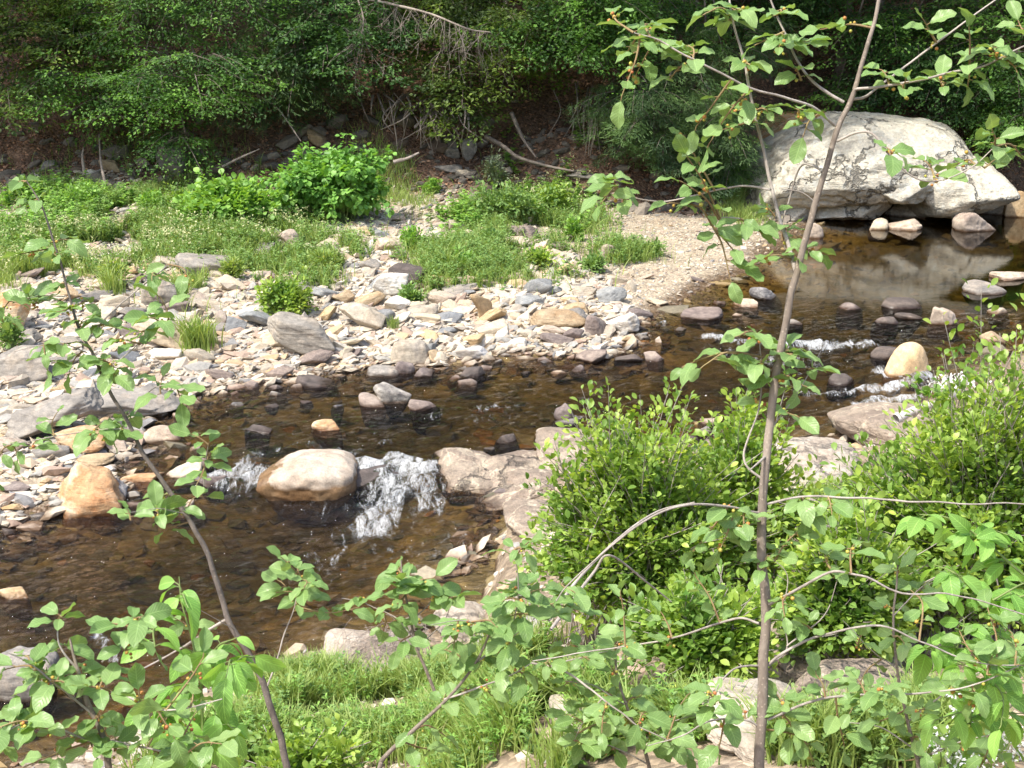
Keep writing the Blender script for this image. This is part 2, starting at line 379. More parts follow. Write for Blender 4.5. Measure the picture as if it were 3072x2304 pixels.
def bark_mat(name, c1, c2, sc=60, spots=.5):
    m, n = newmat(name); tc = N(n, "ShaderNodeTexCoord")
    mp = N(n, "ShaderNodeMapping"); mp.inputs["Scale"].default_value = (1, 1, .35); L(n, tc.outputs["Object"], mp.inputs[0])
    a = noise(n, mp.outputs[0], sc, 5, .7); b = noise(n, tc.outputs["Object"], sc * .12, 4, .6)
    v = N(n, "ShaderNodeTexVoronoi"); v.inputs["Scale"].default_value = sc * 2.2; L(n, tc.outputs["Object"], v.inputs["Vector"])
    col = mixc(n, maprange(n, a.outputs[0], .35, .65), c1, c2)
    col = mixc(n, math_(n, 'MULTIPLY', maprange(n, v.outputs[0], .28, .18), spots), col, tuple(min(1, x * 1.7) for x in c2))
    col = mixc(n, math_(n, 'MULTIPLY', maprange(n, b.outputs[0], .52, .62), .5), col, tuple(min(.6, x * 1.5) for x in c2))
    finish(n, col, .85, a.outputs[0], .6, .004); return m
M_BARK = bark_mat("sapling_bark", (.15, .12, .095), (.25, .21, .17))
M_BARKD = bark_mat("dark_sapling_bark", (.09, .075, .065), (.16, .135, .115))
M_TWIG = bark_mat("twig_bark", (.24, .21, .18), (.38, .34, .30), 90, .2)
M_RED = bark_mat("reddish_shoot_bark", (.22, .13, .07), (.27, .22, .10), 90, .1)
M_TRUNK = bark_mat("tree_bark", (.11, .09, .075), (.19, .16, .13), 12, .3)
M_ROOT = bark_mat("weathered_root", (.20, .165, .135), (.34, .29, .25), 30, .2)
M_DRIFT = bark_mat("bleached_driftwood", (.42, .39, .36), (.58, .55, .51), 25, .2)
M_GSTEM = leaf_mat("green_stem", (.14, .22, .06), (.22, .28, .09), .1, .6)
mB, n = newmat("berry_skin"); g = N(n, "ShaderNodeNewGeometry")
finish(n, ramp(n, g.outputs["Random Per Island"], [(0, (.30, .33, .06)), (.6, (.42, .38, .07)), (.85, (.50, .27, .06)), (1, (.40, .12, .05))]), .35)

# ground materials
def ground_mat(name, cols, scale, bstr=.6, vor=0, wet=False, bd=.03):
    m, n = newmat(name); tc = N(n, "ShaderNodeTexCoord"); co = tc.outputs["Object"]
    a = noise(n, co, scale, 8, .7, .3); b = noise(n, co, scale * 6, 5, .7)
    col = ramp(n, a.outputs[0], cols); h = math_(n, 'ADD', a.outputs[0], math_(n, 'MULTIPLY', b.outputs[0], .5))
    col = mixc(n, .6, col, ramp(n, b.outputs[0], [(.3, (.5, .5, .5)), (.7, (1.35, 1.3, 1.25))]), 'MULTIPLY')
    if vor:
        v = N(n, "ShaderNodeTexVoronoi"); v.inputs["Scale"].default_value = vor; L(n, co, v.inputs["Vector"])
        col = mixc(n, .75, col, ramp(n, v.outputs["Color"], [(0, (.45, .42, .4)), (1, (1.5, 1.45, 1.35))]), 'MULTIPLY')
        h = math_(n, 'SUBTRACT', h, math_(n, 'MULTIPLY', v.outputs[0], .9))
    rough = .95
    if wet:
        wv = wetness(n); col = mixc(n, wv, col, mixc(n, 1.0, col, (.34, .27, .22), 'MULTIPLY')); rough = maprange(n, wv, 0, 1, .95, .3)
    finish(n, col, rough, h, bstr, bd); return m
M_BAR = ground_mat("sandy_gravel", [(.3, (.30, .25, .19)), (.5, (.40, .35, .27)), (.7, (.46, .41, .33))], 1.5, .8, 26, True)
M_BED = ground_mat("river_bottom", [(.3, (.10, .082, .045)), (.5, (.21, .17, .085)), (.7, (.33, .26, .12))], 1.2, .8, 7)
M_HILL = ground_mat("leaf_litter_soil", [(.3, (.09, .062, .044)), (.5, (.17, .115, .08)), (.7, (.25, .165, .12))], .9, .9, 16, bd=.05)
M_BANK = ground_mat("bank_soil", [(.3, (.16, .12, .085)), (.5, (.27, .22, .16)), (.7, (.38, .32, .25))], 1.6, .8, 22, True)

# ------------------------------------------------------------------ terrain
def wl(x, y):
    return -0.10 * (1 - sstep(19.3, 20.1, y + .65 * x)) - 0.18 * (1 - sstep(12.1, 13.5, y))
def lev(v):
    return -0.28 if v > 1020 else (-0.10 if v > 760 else -.03)
far_sh = [(-420, 1300), (-120, 1200), (0, 1155), (90, 1120), (255, 1085), (262, 1030), (300, 985), (285, 940), (335, 885), (420, 862), (520, 832), (630, 822),
          (740, 802), (850, 792), (960, 790), (1050, 768), (1180, 757), (1240, 772), (1330, 760), (1385, 700), (1470, 665), (1530, 620),
          (1590, 600), (1640, 572), (1690, 535), (1735, 505), (1780, 470), (1900, 455), (2212, 455), (2500, 470), (3000, 470)]
near_sh = [(3000, 640), (2500, 700), (2212, 760), (2100, 800), (2010, 850), (1940, 890), (1860, 935), (1680, 950), (1500, 960), (1300, 962), (1240, 985), (1190, 1060),
           (1100, 1120), (1075, 1200), (1050, 1330), (960, 1360), (860, 1385), (700, 1400), (560, 1430), (420, 1500), (250, 1600), (0, 1680), (-420, 1800)]
poly = np.array([PZ(u, v, lev(v))[:2] for u, v in far_sh + near_sh])
def sdist(x, y):
    """signed distance to the water's outline, negative inside"""
    sh = x.shape; p = np.stack([x.ravel(), y.ravel()], -1); best = np.full(len(p), 1e9); inside = np.zeros(len(p), bool)
    for i in range(len(poly)):
        a = poly[i]; b = poly[(i + 1) % len(poly)]; ab = b - a
        t = np.clip(((p - a) @ ab) / (ab @ ab), 0, 1); d = np.linalg.norm(p - (a + t[:, None] * ab), axis=1); best = np.minimum(best, d)
        c = ((a[1] > p[:, 1]) != (b[1] > p[:, 1])); xx = a[0] + (p[:, 1] - a[1]) * ab[0] / (ab[1] if abs(ab[1]) > 1e-9 else 1e-9)
        inside ^= c & (p[:, 0] < xx)
    return np.where(inside, -best, best).reshape(sh)
ns_pts = np.array([PZ(u, v, lev(v))[:2] for u, v in near_sh])[::-1]
def yshore(x): return np.interp(x, ns_pts[:, 0][np.argsort(ns_pts[:, 0])], ns_pts[:, 1][np.argsort(ns_pts[:, 0])])
def height_raw(x, y):
    sd = sdist(x, y) + 0.12 * n2(x, y, 1.3, 2)
    w = wl(x, y)
    depth = 0.42 * (1 - np.exp(np.minimum(sd, 0) * 0.75)) + .05 * n2(x, y, 1.1, 3) * sstep(0, -.6, sd)
    ac = PZ(985, 1240, -.28); depth = depth * (1 - .72 * np.exp(-(((x - ac[0]) / .9) ** 2 + ((y - ac[1]) / 1.3) ** 2)))
    bar = w * .9 + 0.95 * (1 - np.exp(-np.maximum(sd, 0) * 0.10)) + sstep(0, 1, sd) * (.05 * n2(x, y, .5, 3) + .02 * n2(x, y, 2.5, 2))
    yf = 28.3 + .8 * n2(x, x * 0, .25, 2) + 2.6 * sstep(5, 7.5, x)
    hill = np.maximum(y - yf, 0); hill = hill * .72 - .35 * (1 - np.exp(-hill)) + sstep(0, 2, hill) * .35 * n2(x, y, .5, 4)
    far = bar + np.maximum(hill, 0)
    ys = yshore(x); t = np.clip(1 - y / ys, 0, 3)
    near = w * .9 + 3.5 * t ** 1.15 + sstep(0, .8, sd) * (.12 * n2(x, y, .7, 4, 3.3))
    isnear = y < ys
    land = np.where(isnear, near, far)
    return np.where(sd < 0, w - depth, land), sd
gx = np.unique(np.round(np.concatenate([np.linspace(-90, -16, 30), np.arange(-16, 16.01, .11), np.linspace(16, 90, 30)]), 4))
gy = np.unique(np.round(np.concatenate([np.linspace(-40, 3, 20), np.arange(3, 36, .11), np.linspace(36, 120, 60)]), 4))
GX, GY = np.meshgrid(gx, gy, indexing='ij')
GZ, GSD = height_raw(GX, GY)
def bil(A, x, y):
    x = np.asarray(x, float); y = np.asarray(y, float)
    i = np.clip(np.searchsorted(gx, x) - 1, 0, len(gx) - 2); j = np.clip(np.searchsorted(gy, y) - 1, 0, len(gy) - 2)
    fx = (x - gx[i]) / (gx[i + 1] - gx[i]); fy = (y - gy[j]) / (gy[j + 1] - gy[j])
    return (A[i, j] * (1 - fx) * (1 - fy) + A[i + 1, j] * fx * (1 - fy) + A[i, j + 1] * (1 - fx) * fy + A[i + 1, j + 1] * fx * fy)
def gh(x, y): return bil(GZ, x, y)
def gsd(x, y): return bil(GSD, x, y)
def onground(u, v):
    """where the line of sight through a photo pixel meets the ground (or the water's surface)"""
    t = np.linspace(3, 60, 1500); p = np.array([0, 0, CAMZ]) + ray(u, v)[None] * t[:, None]
    g_ = np.maximum(gh(p[:, 0], p[:, 1]), wl(p[:, 0], p[:, 1])); k = np.argmax(p[:, 2] < g_)
    return p[k] if p[k, 2] < g_[k] else p[-1]
nI, nJ = len(gx), len(gy)
verts = np.stack([GX, GY, GZ], -1).reshape(-1, 3)
ii, jj = np.meshgrid(np.arange(nI - 1), np.arange(nJ - 1), indexing='ij'); b0 = (ii * nJ + jj)
quads = np.stack([b0, b0 + nJ, b0 + nJ + 1, b0 + 1], -1).reshape(-1, 4)
cxy = verts[quads].mean(1); csd = GSD.ravel()[quads].mean(1)
hillm = (cxy[:, 1] > 28.0 + 2.6 * sstep(5, 7.5, cxy[:, 0])) & (csd > 0)
nearm = (cxy[:, 1] < yshore(cxy[:, 0])) & (csd > 0) & ~hillm
bedm = csd <= 0; barm = ~(hillm | nearm | bedm)
def sub_terrain(name, mask, mat):
    q = quads[mask]; u_, inv = np.unique(q, return_inverse=True); mb = MB(); mb.add(verts[u_], inv.reshape(q.shape)); o = mb.obj(name, mat)
    return tag(o, kind='structure')
sub_terrain("riverbed", bedm, M_BED); sub_terrain("gravel_bar", barm, M_BAR)
sub_terrain("hillside", hillm, M_HILL); sub_terrain("riverbank", nearm, M_BANK)

# ------------------------------------------------------------------ water
foam_l = [  # photo polylines (u, v), radius m, strength
 ([(455, 1062), (510, 1068), (560, 1062), (590, 1074)], .22, 1.0), ([(545, 1005), (530, 1030), (520, 1055)], .12, 1.0),
 ([(790, 1052), (840, 1045), (915, 1054)], .24, 1.2), ([(850, 1060), (830, 1100), (805, 1145)], .33, .95), ([(900, 1070), (930, 1105)], .28, .9),
 ([(845, 990), (890, 1000), (935, 1008)], .10, 1.1), ([(800, 1000), (830, 1030)], .10, .9), ([(480, 1080), (600, 1100), (720, 1110), (800, 1130)], .3, .45),
 ([(1525, 735), (1600, 742), (1700, 752), (1780, 766), (1875, 762)], .16, 1.1), ([(1540, 760), (1640, 790), (1750, 800)], .35, .6),
 ([(1900, 815), (1950, 825), (2000, 832)], .16, 1.1), ([(1740, 856), (1830, 848), (1990, 838)], .13, .95), ([(1850, 872), (1990, 862)], .13, .95), ([(1700, 840), (1800, 870), (1900, 880)], .4, .45),
 ([(1030, 888), (1110, 880), (1180, 872), (1240, 905), (1290, 912)], .12, .6), ([(1260, 862), (1400, 870)], .12, .45), ([(560, 985), (680, 968), (760, 985), (850, 955)], .10, .62),
 ([(850, 940), (770, 930)], .08, .5), ([(1425, 708), (1440, 690)], .07, .8), ([(205, 1362), (235, 1400), (250, 1425)], .07, .9), ([(560, 900), (640, 940), (500, 930)], .14, .42),
 ([(350, 1180), (600, 1200), (800, 1190)], .3, .28), ([(780, 1130), (720, 1190), (700, 1230)], .5, .5), ([(880, 1120), (960, 1170), (940, 1220)], .45, .5), ([(930, 900), (1050, 905), (1180, 890)], .25, .45), ([(760, 1170), (850, 1180), (960, 1160)], .35, .5), ([(1000, 905), (1130, 930), (1270, 925)], .15, .4)]
wx = np.arange(-11, 15.01, .055); wy = np.arange(5.5, 32.01, .055)
WX, WY = np.meshgrid(wx, wy, indexing='ij'); wsd = gsd(WX, WY)
foam = np.zeros_like(WX)
for pl, rad, st in foam_l:
    P_ = np.array([PZ(u, v, lev(v))[:2] for u, v in pl]); best = np.full(WX.shape, 1e9)
    for a, b in zip(P_[:-1], P_[1:]):
        ab = b - a; t = np.clip(((WX - a[0]) * ab[0] + (WY - a[1]) * ab[1]) / (ab @ ab), 0, 1)
        best = np.minimum(best, np.hypot(WX - a[0] - t * ab[0], (WY - a[1] - t * ab[1]) * .75))
    foam = np.maximum(foam, st * np.exp(-(best / rad) ** 2))
fdir = np.array([-.80, -.60])                       # downstream
s1 = WX * fdir[0] + WY * fdir[1]; s2 = -WX * fdir[1] + WY * fdir[0]
calm = sstep(19.5, 22.5, WY + .2 * WX)              # the still pool under the boulder
rough_ = (1 - calm) * .9 + .006
WZ = wl(WX, WY)
WZ = WZ + rough_ * (.020 * fbm(np.stack([s1 * 1.0, s2 * 2.4, s1 * 0], -1), 3) + .022 * (1 - 2 * np.abs(fbm(np.stack([s1 * 2.2, s2 * 4.2, s1 * 0 + 9], -1), 3)))) + .085 * np.clip(foam, 0, 1) * fbm(np.stack([s1 * 2.6, s2 * 4.2, s1 * 0 + 4], -1), 4)
WZ += .06 * np.clip(foam - .5, 0, .7)
# smooth tongues of water heaping over the drowned boulders at the drop
for (u, v, a, rx, ry) in ((800, 1012, .05, .55, .40), (700, 960, .06, .5, .25), (1800, 752, .07, .6, .22), (600, 985, .05, .4, .2)):
    c = PZ(u, v, -.1); WZ += a * np.exp(-(((WX - c[0]) / rx) ** 2 + ((WY - c[1]) / ry) ** 2))
wv_ = np.stack([WX, WY, WZ], -1).reshape(-1, 3)
a_, b_ = np.meshgrid(np.arange(len(wx) - 1), np.arange(len(wy) - 1), indexing='ij'); w0 = a_ * len(wy) + b_
wq = np.stack([w0, w0 + len(wy), w0 + len(wy) + 1, w0 + 1], -1).reshape(-1, 4)
keep = (wsd.ravel()[wq].min(1) < .25); wq = wq[keep]; uq, inv = np.unique(wq, return_inverse=True)
m, n = newmat("river_water")
tc = N(n, "ShaderNodeTexCoord"); mp = N(n, "ShaderNodeMapping"); mp.inputs["Rotation"].default_value = (0, 0, radians(-25)); mp.inputs["Scale"].default_value = (1.0, 2.6, 1)
L(n, tc.outputs["Object"], mp.inputs[0])
at = N(n, "ShaderNodeAttribute", attribute_name="foam"); ar = N(n, "ShaderNodeAttribute", attribute_name="rough"); ad = N(n, "ShaderNodeAttribute", attribute_name="depth")
r1 = noise(n, mp.outputs[0], 3.0, 6, .6, .6); r2 = noise(n, mp.outputs[0], 11, 4, .6, .3)
hh = math_(n, 'ADD', r1.outputs[0], math_(n, 'MULTIPLY', r2.outputs[0], .35))
hh = math_(n, 'MULTIPLY', hh, ar.outputs["Fac"])
bp = N(n, "ShaderNodeBump"); bp.inputs["Strength"].default_value = 1.0; bp.inputs["Distance"].default_value = .11; L(n, hh, bp.inputs["Height"])
gl = N(n, "ShaderNodeBsdfGlossy"); gl.inputs["Roughness"].default_value = .03; L(n, bp.outputs[0], gl.inputs["Normal"])
fr = N(n, "ShaderNodeFresnel"); fr.inputs["IOR"].default_value = 1.38; L(n, bp.outputs[0], fr.inputs["Normal"])
tr = N(n, "ShaderNodeBsdfTransparent")
L(n, ramp(n, ad.outputs["Fac"], [(0, (.95, .92, .86)), (.3, (.72, .62, .43)), (.7, (.44, .385, .215)), (1, (.28, .26, .135))]), tr.inputs[0])
mx = N(n, "ShaderNodeMixShader"); L(n, fr.outputs[0], mx.inputs[0]); L(n, tr.outputs[0], mx.inputs[1]); L(n, gl.outputs[0], mx.inputs[2])
# foam: broken white water
mp2 = N(n, "ShaderNodeMapping"); mp2.inputs["Rotation"].default_value = (0, 0, radians(18)); mp2.inputs["Scale"].default_value = (2.3, .9, 1); L(n, tc.outputs["Object"], mp2.inputs[0])
f1 = noise(n, mp2.outputs[0], 4.0, 9, .78, .5); f2 = noise(n, mp2.outputs[0], 30, 5, .75, .3)
fn = math_(n, 'ADD', math_(n, 'MULTIPLY', f1.outputs[0], .74), math_(n, 'MULTIPLY', f2.outputs[0], .26))
th = math_(n, 'SUBTRACT', .72, math_(n, 'MULTIPLY', at.outputs["Fac"], .245))
fm = maprange(n, math_(n, 'SUBTRACT', fn, th), -.06, .22)
fd = N(n, "ShaderNodeBsdfPrincipled"); fd.inputs["Base Color"].default_value = (.82, .84, .83, 1); fd.inputs["Roughness"].default_value = .6
fb = N(n, "ShaderNodeBump"); fb.inputs["Strength"].default_value = .8; fb.inputs["Distance"].default_value = .03; L(n, fn, fb.inputs["Height"]); L(n, fb.outputs[0], fd.inputs["Normal"])
m2 = N(n, "ShaderNodeMixShader"); L(n, fm, m2.inputs[0]); L(n, mx.outputs[0], m2.inputs[1]); L(n, fd.outputs[0], m2.inputs[2])
o_ = N(n, "ShaderNodeOutputMaterial"); L(n, m2.outputs[0], o_.inputs[0])
mb = MB(); mb.add(wv_[uq], inv.reshape(wq.shape)); water = mb.obj("river", m); tag(water, kind='structure')
dep = np.clip((wl(WX, WY) - gh(WX, WY)) / .45, 0, 1)
for nm, A in (("foam", foam), ("rough", rough_), ("depth", dep)):
    at_ = water.data.attributes.new(nm, 'FLOAT', 'POINT'); at_.data.foreach_set("value", A.ravel()[uq].astype(np.float32))

# ------------------------------------------------------------------ named stones, boulders and ledges
def sd_(p): return float(gsd(p[0], p[1]))
def stone(name, u, vb, w, h, mk, label, cat="stone", group=None, dr=.75, sub=5, planes=11, k=24, noise_=.06, tilt=(0, 0), seed=0, z=None, mat=None, yaw=None, sink=.12, bx=.5, lift=0.0):
    p = onground(u, vb) if z is None else PZ(u, vb, z)
    d = float(np.dot(p - np.array([0, 0, CAMZ]), FWD)); px = K / FPX * d
    Wd = w * px; D = Wd * dr; de = math.atan2(CAMZ - p[2], p[1])
    H = max((h * px - D * sin(de) * .8) / cos(de), .18 * Wd)
    R = np.random.default_rng(int(u * 7 + vb * 13 + seed))
    v, f = rock_shape(sub, R, planes, k, noise_, bx)
    afloat = z is None and sd_(p) < .08
    if afloat: H *= 1.12
    v = v * np.array([Wd / 2, D / 2, H if afloat else H / 2 * (1 + sink)])
    v = rotx(roty(v, radians(tilt[0])), radians(tilt[1])); v = rotz(v, R.uniform(-.25, .25) if yaw is None else radians(yaw))
    c = np.array([p[0], p[1] + D * .42, 0]); g0 = float(gh(p[0], p[1])) if z is None else z
    c[2] = max(p[2], g0) - H * sink * .5
    if afloat:                                       # widest at the water line, its foot on the river bed
        c[2] = p[2] - .06 * H + lift; dn = c[2] - float(gh(c[0], c[1])) + .03; v[:, 2] *= np.where(v[:, 2] < 0, max(1.0, dn / max(-v[:, 2].min(), .01)), 1)
    else: v[:, 2] -= v[:, 2].min()
    mb = MB(); mb.add(v, f)
    o = mb.obj(name, mat or RM[mk]); o.location = tuple(c); return tag(o, label, cat, group)
BL = "boulder"
S = [
 ("boulder", 167, 1122, 165, 122, 'rust', "large orange and cream boulder at the left water's edge", BL, dict(dr=.7, tilt=(14, 0), sub=5, planes=10)),
 ("boulder", 222, 1086, 85, 62, 'speck', "dark speckled rock leaning behind the large orange boulder", BL, dict(tilt=(18, 0))),
 ("boulder", 1970, 814, 108, 84, 'gold', "smooth golden boulder standing in the rapids", BL, dict(sub=5, k=5, noise_=.03, dr=.8, tilt=(10, 0))),
 ("boulder", 1917, 778, 66, 34, 'dark', "dark round rock just left behind the golden boulder", BL, dict(k=6)),
 ("stone", 1822, 836, 62, 34, 'dark', "jagged dark stone in the rapids left of the golden boulder", "stone", {}),
 ("stone", 1985, 835, 60, 22, 'dark', "wet black stone at the foot of the golden boulder", "stone", dict(seed=2)),
 ("boulder", 2040, 702, 68, 46, 'pink', "pointed pinkish rock in the pool with a pyramid top", BL, dict(planes=6, k=14)),
 ("boulder", 2137, 637, 95, 32, 'grey', "long grey two-humped rock in the pool at far right", BL, dict(tilt=(5, 0))),
 ("stone", 1955, 668, 95, 22, 'dark', "low dark flat rock in the middle of the pool", "stone", {}),
 ("stone", 1840, 670, 60, 17, 'purple', "low purple-brown stone in the pool left of the dark flat rock", "stone", {}),
 ("stone", 1916, 702, 52, 20, 'dark', "small dark stone left of the pointed pinkish rock", "stone", {}),
 ("stone", 1968, 692, 60, 12, 'dark', "thin dark slab touching the pointed pinkish rock", "stone", {}),
 ("stone", 2155, 742, 66, 28, 'tan', "speckled tan block near the right edge of the water", "stone", dict(tilt=(12, 0))),
 ("stone", 2163, 679, 54, 13, 'cream', "flat pale stone with a white top in the right pool", "stone", {}),
 ("stone", 2192, 606, 80, 18, 'pink', "long salmon stone at the far right edge of the pool", "stone", {}),
 ("boulder", 1665, 648, 82, 34, 'speck', "speckled grey rock at the shallow head of the riffle, right of the gravel point", BL, dict(k=6)),
 ("stone", 1614, 664, 60, 22, 'pink', "flat pinkish stone in shallow water by the speckled grey rock", "stone", {}),
 ("stone", 1520, 692, 92, 30, 'purple', "smooth dark purple stone at the tip of the gravel bar", "stone", dict(k=6)),
 ("stone", 1716, 702, 44, 16, 'grey', "small grey stone beside the sapling trunk in the riffle", "stone", {}),
 ("boulder", 1275, 785, 74, 34, 'purple', "lavender grey block in the water below the tan slab", BL, dict()),
 ("stone", 1356, 784, 62, 14, 'dark', "low dark slab between two lavender blocks at the shore", "stone", {}),
 ("stone", 1415, 785, 46, 28, 'purple', "small lavender block in the water, right of the low dark slab", "stone", {}),
 ("stone", 1020, 818, 58, 28, 'dark', "dark stone on a little pile off the gravel shore", "stone", {}),
 ("stone", 985, 822, 40, 12, 'purple', "thin stone leaning at the left of the little dark pile", "stone", {}),
 ("stone", 1050, 800, 26, 12, 'purple', "small dark pebble behind the little dark pile", "stone", {}),
 ("boulder", 838, 872, 84, 46, 'speck', "long grey and white mottled rock lying in the shallows", BL, dict(tilt=(18, 0))),
 ("stone", 803, 880, 60, 34, 'pink', "smooth pinkish oval stone in front of the mottled rock", "stone", dict(k=5, noise_=.03)),
 ("stone", 915, 888, 72, 26, 'purple', "pointed mauve stone in the river right of the oval pink stone", "stone", dict(planes=8)),
 ("stone", 1222, 912, 48, 42, 'purple', "upright purple-grey stone standing alone in midstream", "stone", dict(tilt=(-10, 0))),
 ("stone", 704, 934, 74, 36, 'rust', "wet reddish brown stone rounded by the current", "stone", dict(k=6)),
 ("stone", 556, 937, 64, 14, 'dark', "low dark slab awash left of the reddish brown stone", "stone", {}),
 ("stone", 676, 840, 92, 34, 'dark', "dark maroon slab at the waterline of the gravel bar", "stone", dict(planes=9)),
 ("stone", 600, 818, 62, 14, 'rust', "thin orange-tan slab left of the dark maroon slab", "stone", {}),
 ("stone", 597, 843, 40, 18, 'purple', "small mauve stone below the thin orange-tan slab", "stone", {}),
 ("stone", 548, 842, 28, 16, 'purple', "small round mauve stone at the shore, leftmost beside the slab", "stone", {}),
 ("stone", 478, 852, 30, 14, 'pink', "small pink pebble at the start of the shallows", "stone", {}),
 ("stone", 508, 880, 34, 13, 'blue', "small blue-grey stone showing in the brown shallows", "stone", {}),
 ("stone", 728, 884, 30, 13, 'blue', "small grey-blue stone next to the mottled rock", "stone", {}),
 ("boulder", 255, 907, 240, 72, 'grey', "broad grey slab sloping to the left shallows, larger upper one", BL, dict(dr=.7, tilt=(6, 8), sub=5, planes=9)),
 ("boulder", 95, 962, 220, 92, 'grey', "broad grey banded slab at the left edge, lower one", BL, dict(dr=.7, tilt=(-12, 8), sub=5, planes=9, seed=4)),
 ("boulder", 165, 984, 125, 68, 'rust', "rusty red-brown boulder above the large orange boulder", BL, dict(k=7)),
 ("stone", 195, 1010, 82, 26, 'tan', "flat oval tan stone behind the large orange boulder", "stone", dict(k=6)),
 ("stone", 350, 958, 90, 46, 'pink', "rounded pinkish rock where the shallows begin", "stone", dict(k=7)),
 ("stone", 385, 1038, 100, 46, 'cream', "pale grey-tan slab in the shallows left of the small falls", "stone", dict(tilt=(-10, 0))),
 ("stone", 448, 1050, 82, 30, 'purple', "purple flat rock just left of the white splash", "stone", {}),
 ("stone", 300, 1046, 82, 18, 'rust', "thin rust coloured slab pointing left in dark water", "stone", dict(planes=7)),
 ("stone", 62, 1150, 60, 26, 'pink', "pale flat stone at the lower left shore", "stone", {}),
 ("stone", 15, 1160, 44, 24, 'dark', "dark stone at the very left edge below the pale flat stone", "stone", {}),
 ("stone", 30, 1068, 70, 30, 'purple', "dark purple stone left of the large orange boulder", "stone", {}),
 ("stone", 22, 1112, 50, 24, 'tan', "tan stone with white band at the left edge", "stone", {}),
 ("stone", 245, 982, 62, 34, 'pink', "pale pink wedge stone right of the rusty boulder", "stone", {}),
 ("stone", 285, 960, 60, 40, 'purple', "mauve leaning stone between pink wedge and the rounded pink rock", "stone", {}),
 ("stone", 70, 930, 60, 36, 'pink', "small pinkish round stone lying on the banded slab", "stone", dict(k=6)),
 ("boulder", 28, 1298, 80, 40, 'tan', "tan rock poking out of the water at the left edge", BL, {}),
 ("boulder", 38, 1520, 150, 125, 'grey', "big grey boulder with dark wet base behind the near leaves, bottom left", BL, dict(sub=5, k=6)),
 # gravel bar
 ("boulder", 650, 772, 165, 76, 'grey', "long tilted grey slab, the biggest on the gravel bar", BL, dict(dr=.5, tilt=(16, 10), planes=7, k=14, sub=5)),
 ("boulder", 1205, 716, 136, 52, 'tan', "long rounded tan block on the gravel near the water", BL, dict(dr=.5, k=10, planes=8, sub=5)),
 ("boulder", 1035, 695, 64, 58, 'tan', "upright warm tan stone leaning left on the gravel", BL, dict(tilt=(15, 0), planes=8)),
 ("stone", 912, 692, 70, 38, 'grey', "rounded grey stone left of a blue-grey wedge", "stone", dict(k=7)),
 ("stone", 968, 702, 66, 34, 'blue', "blue-grey wedge between grey stone and tan upright stone", "stone", {}),
 ("stone", 832, 706, 44, 40, 'blue', "round light blue-grey stone with grass beside it", "stone", dict(k=6)),
 ("boulder", 842, 646, 82, 58, 'white', "bright white quartz boulder on the gravel bar", BL, dict(planes=9)),
 ("boulder", 878, 618, 88, 52, 'dark', "brown-grey boulder just behind the white quartz one", BL, dict(k=7, mat=None)),
 ("stone", 858, 675, 58, 36, 'white', "smaller white and yellow stone in front of the quartz boulder", "stone", {}),
 ("boulder", 885, 792, 96, 66, 'cream', "round-edged cream boulder close to the shore", BL, dict(k=8)),
 ("stone", 780, 718, 104, 48, 'cream', "elongated cream stone tilted to the right", "stone", dict(tilt=(22, 0), dr=.5)),
 ("stone", 825, 815, 84, 30, 'grey', "long smooth grey stone at the shoreline", "stone", dict(k=6)),
 ("stone", 872, 812, 48, 34, 'purple', "rounded stone touching the long smooth grey one", "stone", dict(k=6)),
 ("stone", 942, 788, 56, 30, 'cream', "wedge shaped cream stone right of the round cream boulder", "stone", dict(tilt=(15, 0))),
 ("stone", 1020, 780, 72, 36, 'white', "white stone with red stain at the shoreline", "stone", {}),
 ("boulder", 345, 762, 130, 78, 'cream', "broad pale ridged boulder left of the grass tuft", BL, dict(dr=.6, tilt=(12, 0), planes=8)),
 ("boulder", 430, 606, 125, 50, 'grey', "broad grey-tan boulder at the grassy edge, upper left", BL, dict(tilt=(10, 0))),
 ("stone", 345, 668, 90, 70, 'grey', "grey boulder behind the left sapling's leaves", "boulder", {}),
 ("boulder", 35, 832, 140, 90, 'grey', "large smooth grey slab at the left edge of the bar", BL, dict(tilt=(-14, 0), planes=8)),
 ("boulder", 12, 720, 90, 90, 'rust', "orange-tan boulder at the far left edge behind leaves", BL, {}),
 ("stone", 835, 548, 74, 38, 'pink', "rounded pink-tan stone in the weeds", "stone", dict(k=7)),
 ("stone", 625, 546, 56, 42, 'pink', "pink angular stone below the two green bushes", "stone", dict(tilt=(20, 0))),
 ("stone", 1130, 524, 70, 40, 'purple', "grey-mauve stone among the green weeds", "stone", {}),
 ("stone", 1012, 530, 42, 34, 'cream', "pale stone left of the grey-mauve one in weeds", "stone", {}),
 ("stone", 1112, 540, 66, 30, 'cream', "pale rounded stone in front of the grey-mauve one", "stone", dict(seed=3)),
 ("stone", 1312, 562, 38, 36, 'pink', "upright pink-grey stone at the edge of the sand", "stone", {}),
 ("stone", 722, 535, 45, 26, 'grey', "grey stone half hidden right of the pink angular stone", "stone", {}),
 ("boulder", 368, 384, 62, 68, 'grey', "upright mossy grey boulder against the wooded bank", BL, dict(tilt=(-4, 0))),
 ("stone", 1016, 352, 34, 50, 'speck', "upright oval striped stone at the foot of the bank", "stone", dict(tilt=(-8, 0), k=6)),
 ("stone", 970, 346, 56, 38, 'grey', "grey rock left of the oval striped stone", "stone", dict(tilt=(20, 0))),
 ("stone", 682, 322, 48, 32, 'tan', "tan rock on the bank above the dark green bush", "stone", dict(tilt=(20, 0))),
 ("boulder", 1285, 402, 130, 30, 'grey', "low smooth grey rock at the back of the sandy spit", BL, dict(k=6)),
 ("stone", 965, 378, 70, 24, 'grey', "flat pale grey slab at the foot of the bank", "stone", {}),
 ("stone", 998, 386, 40, 20, 'cream', "small pale stone right below the flat grey slab", "stone", {}),
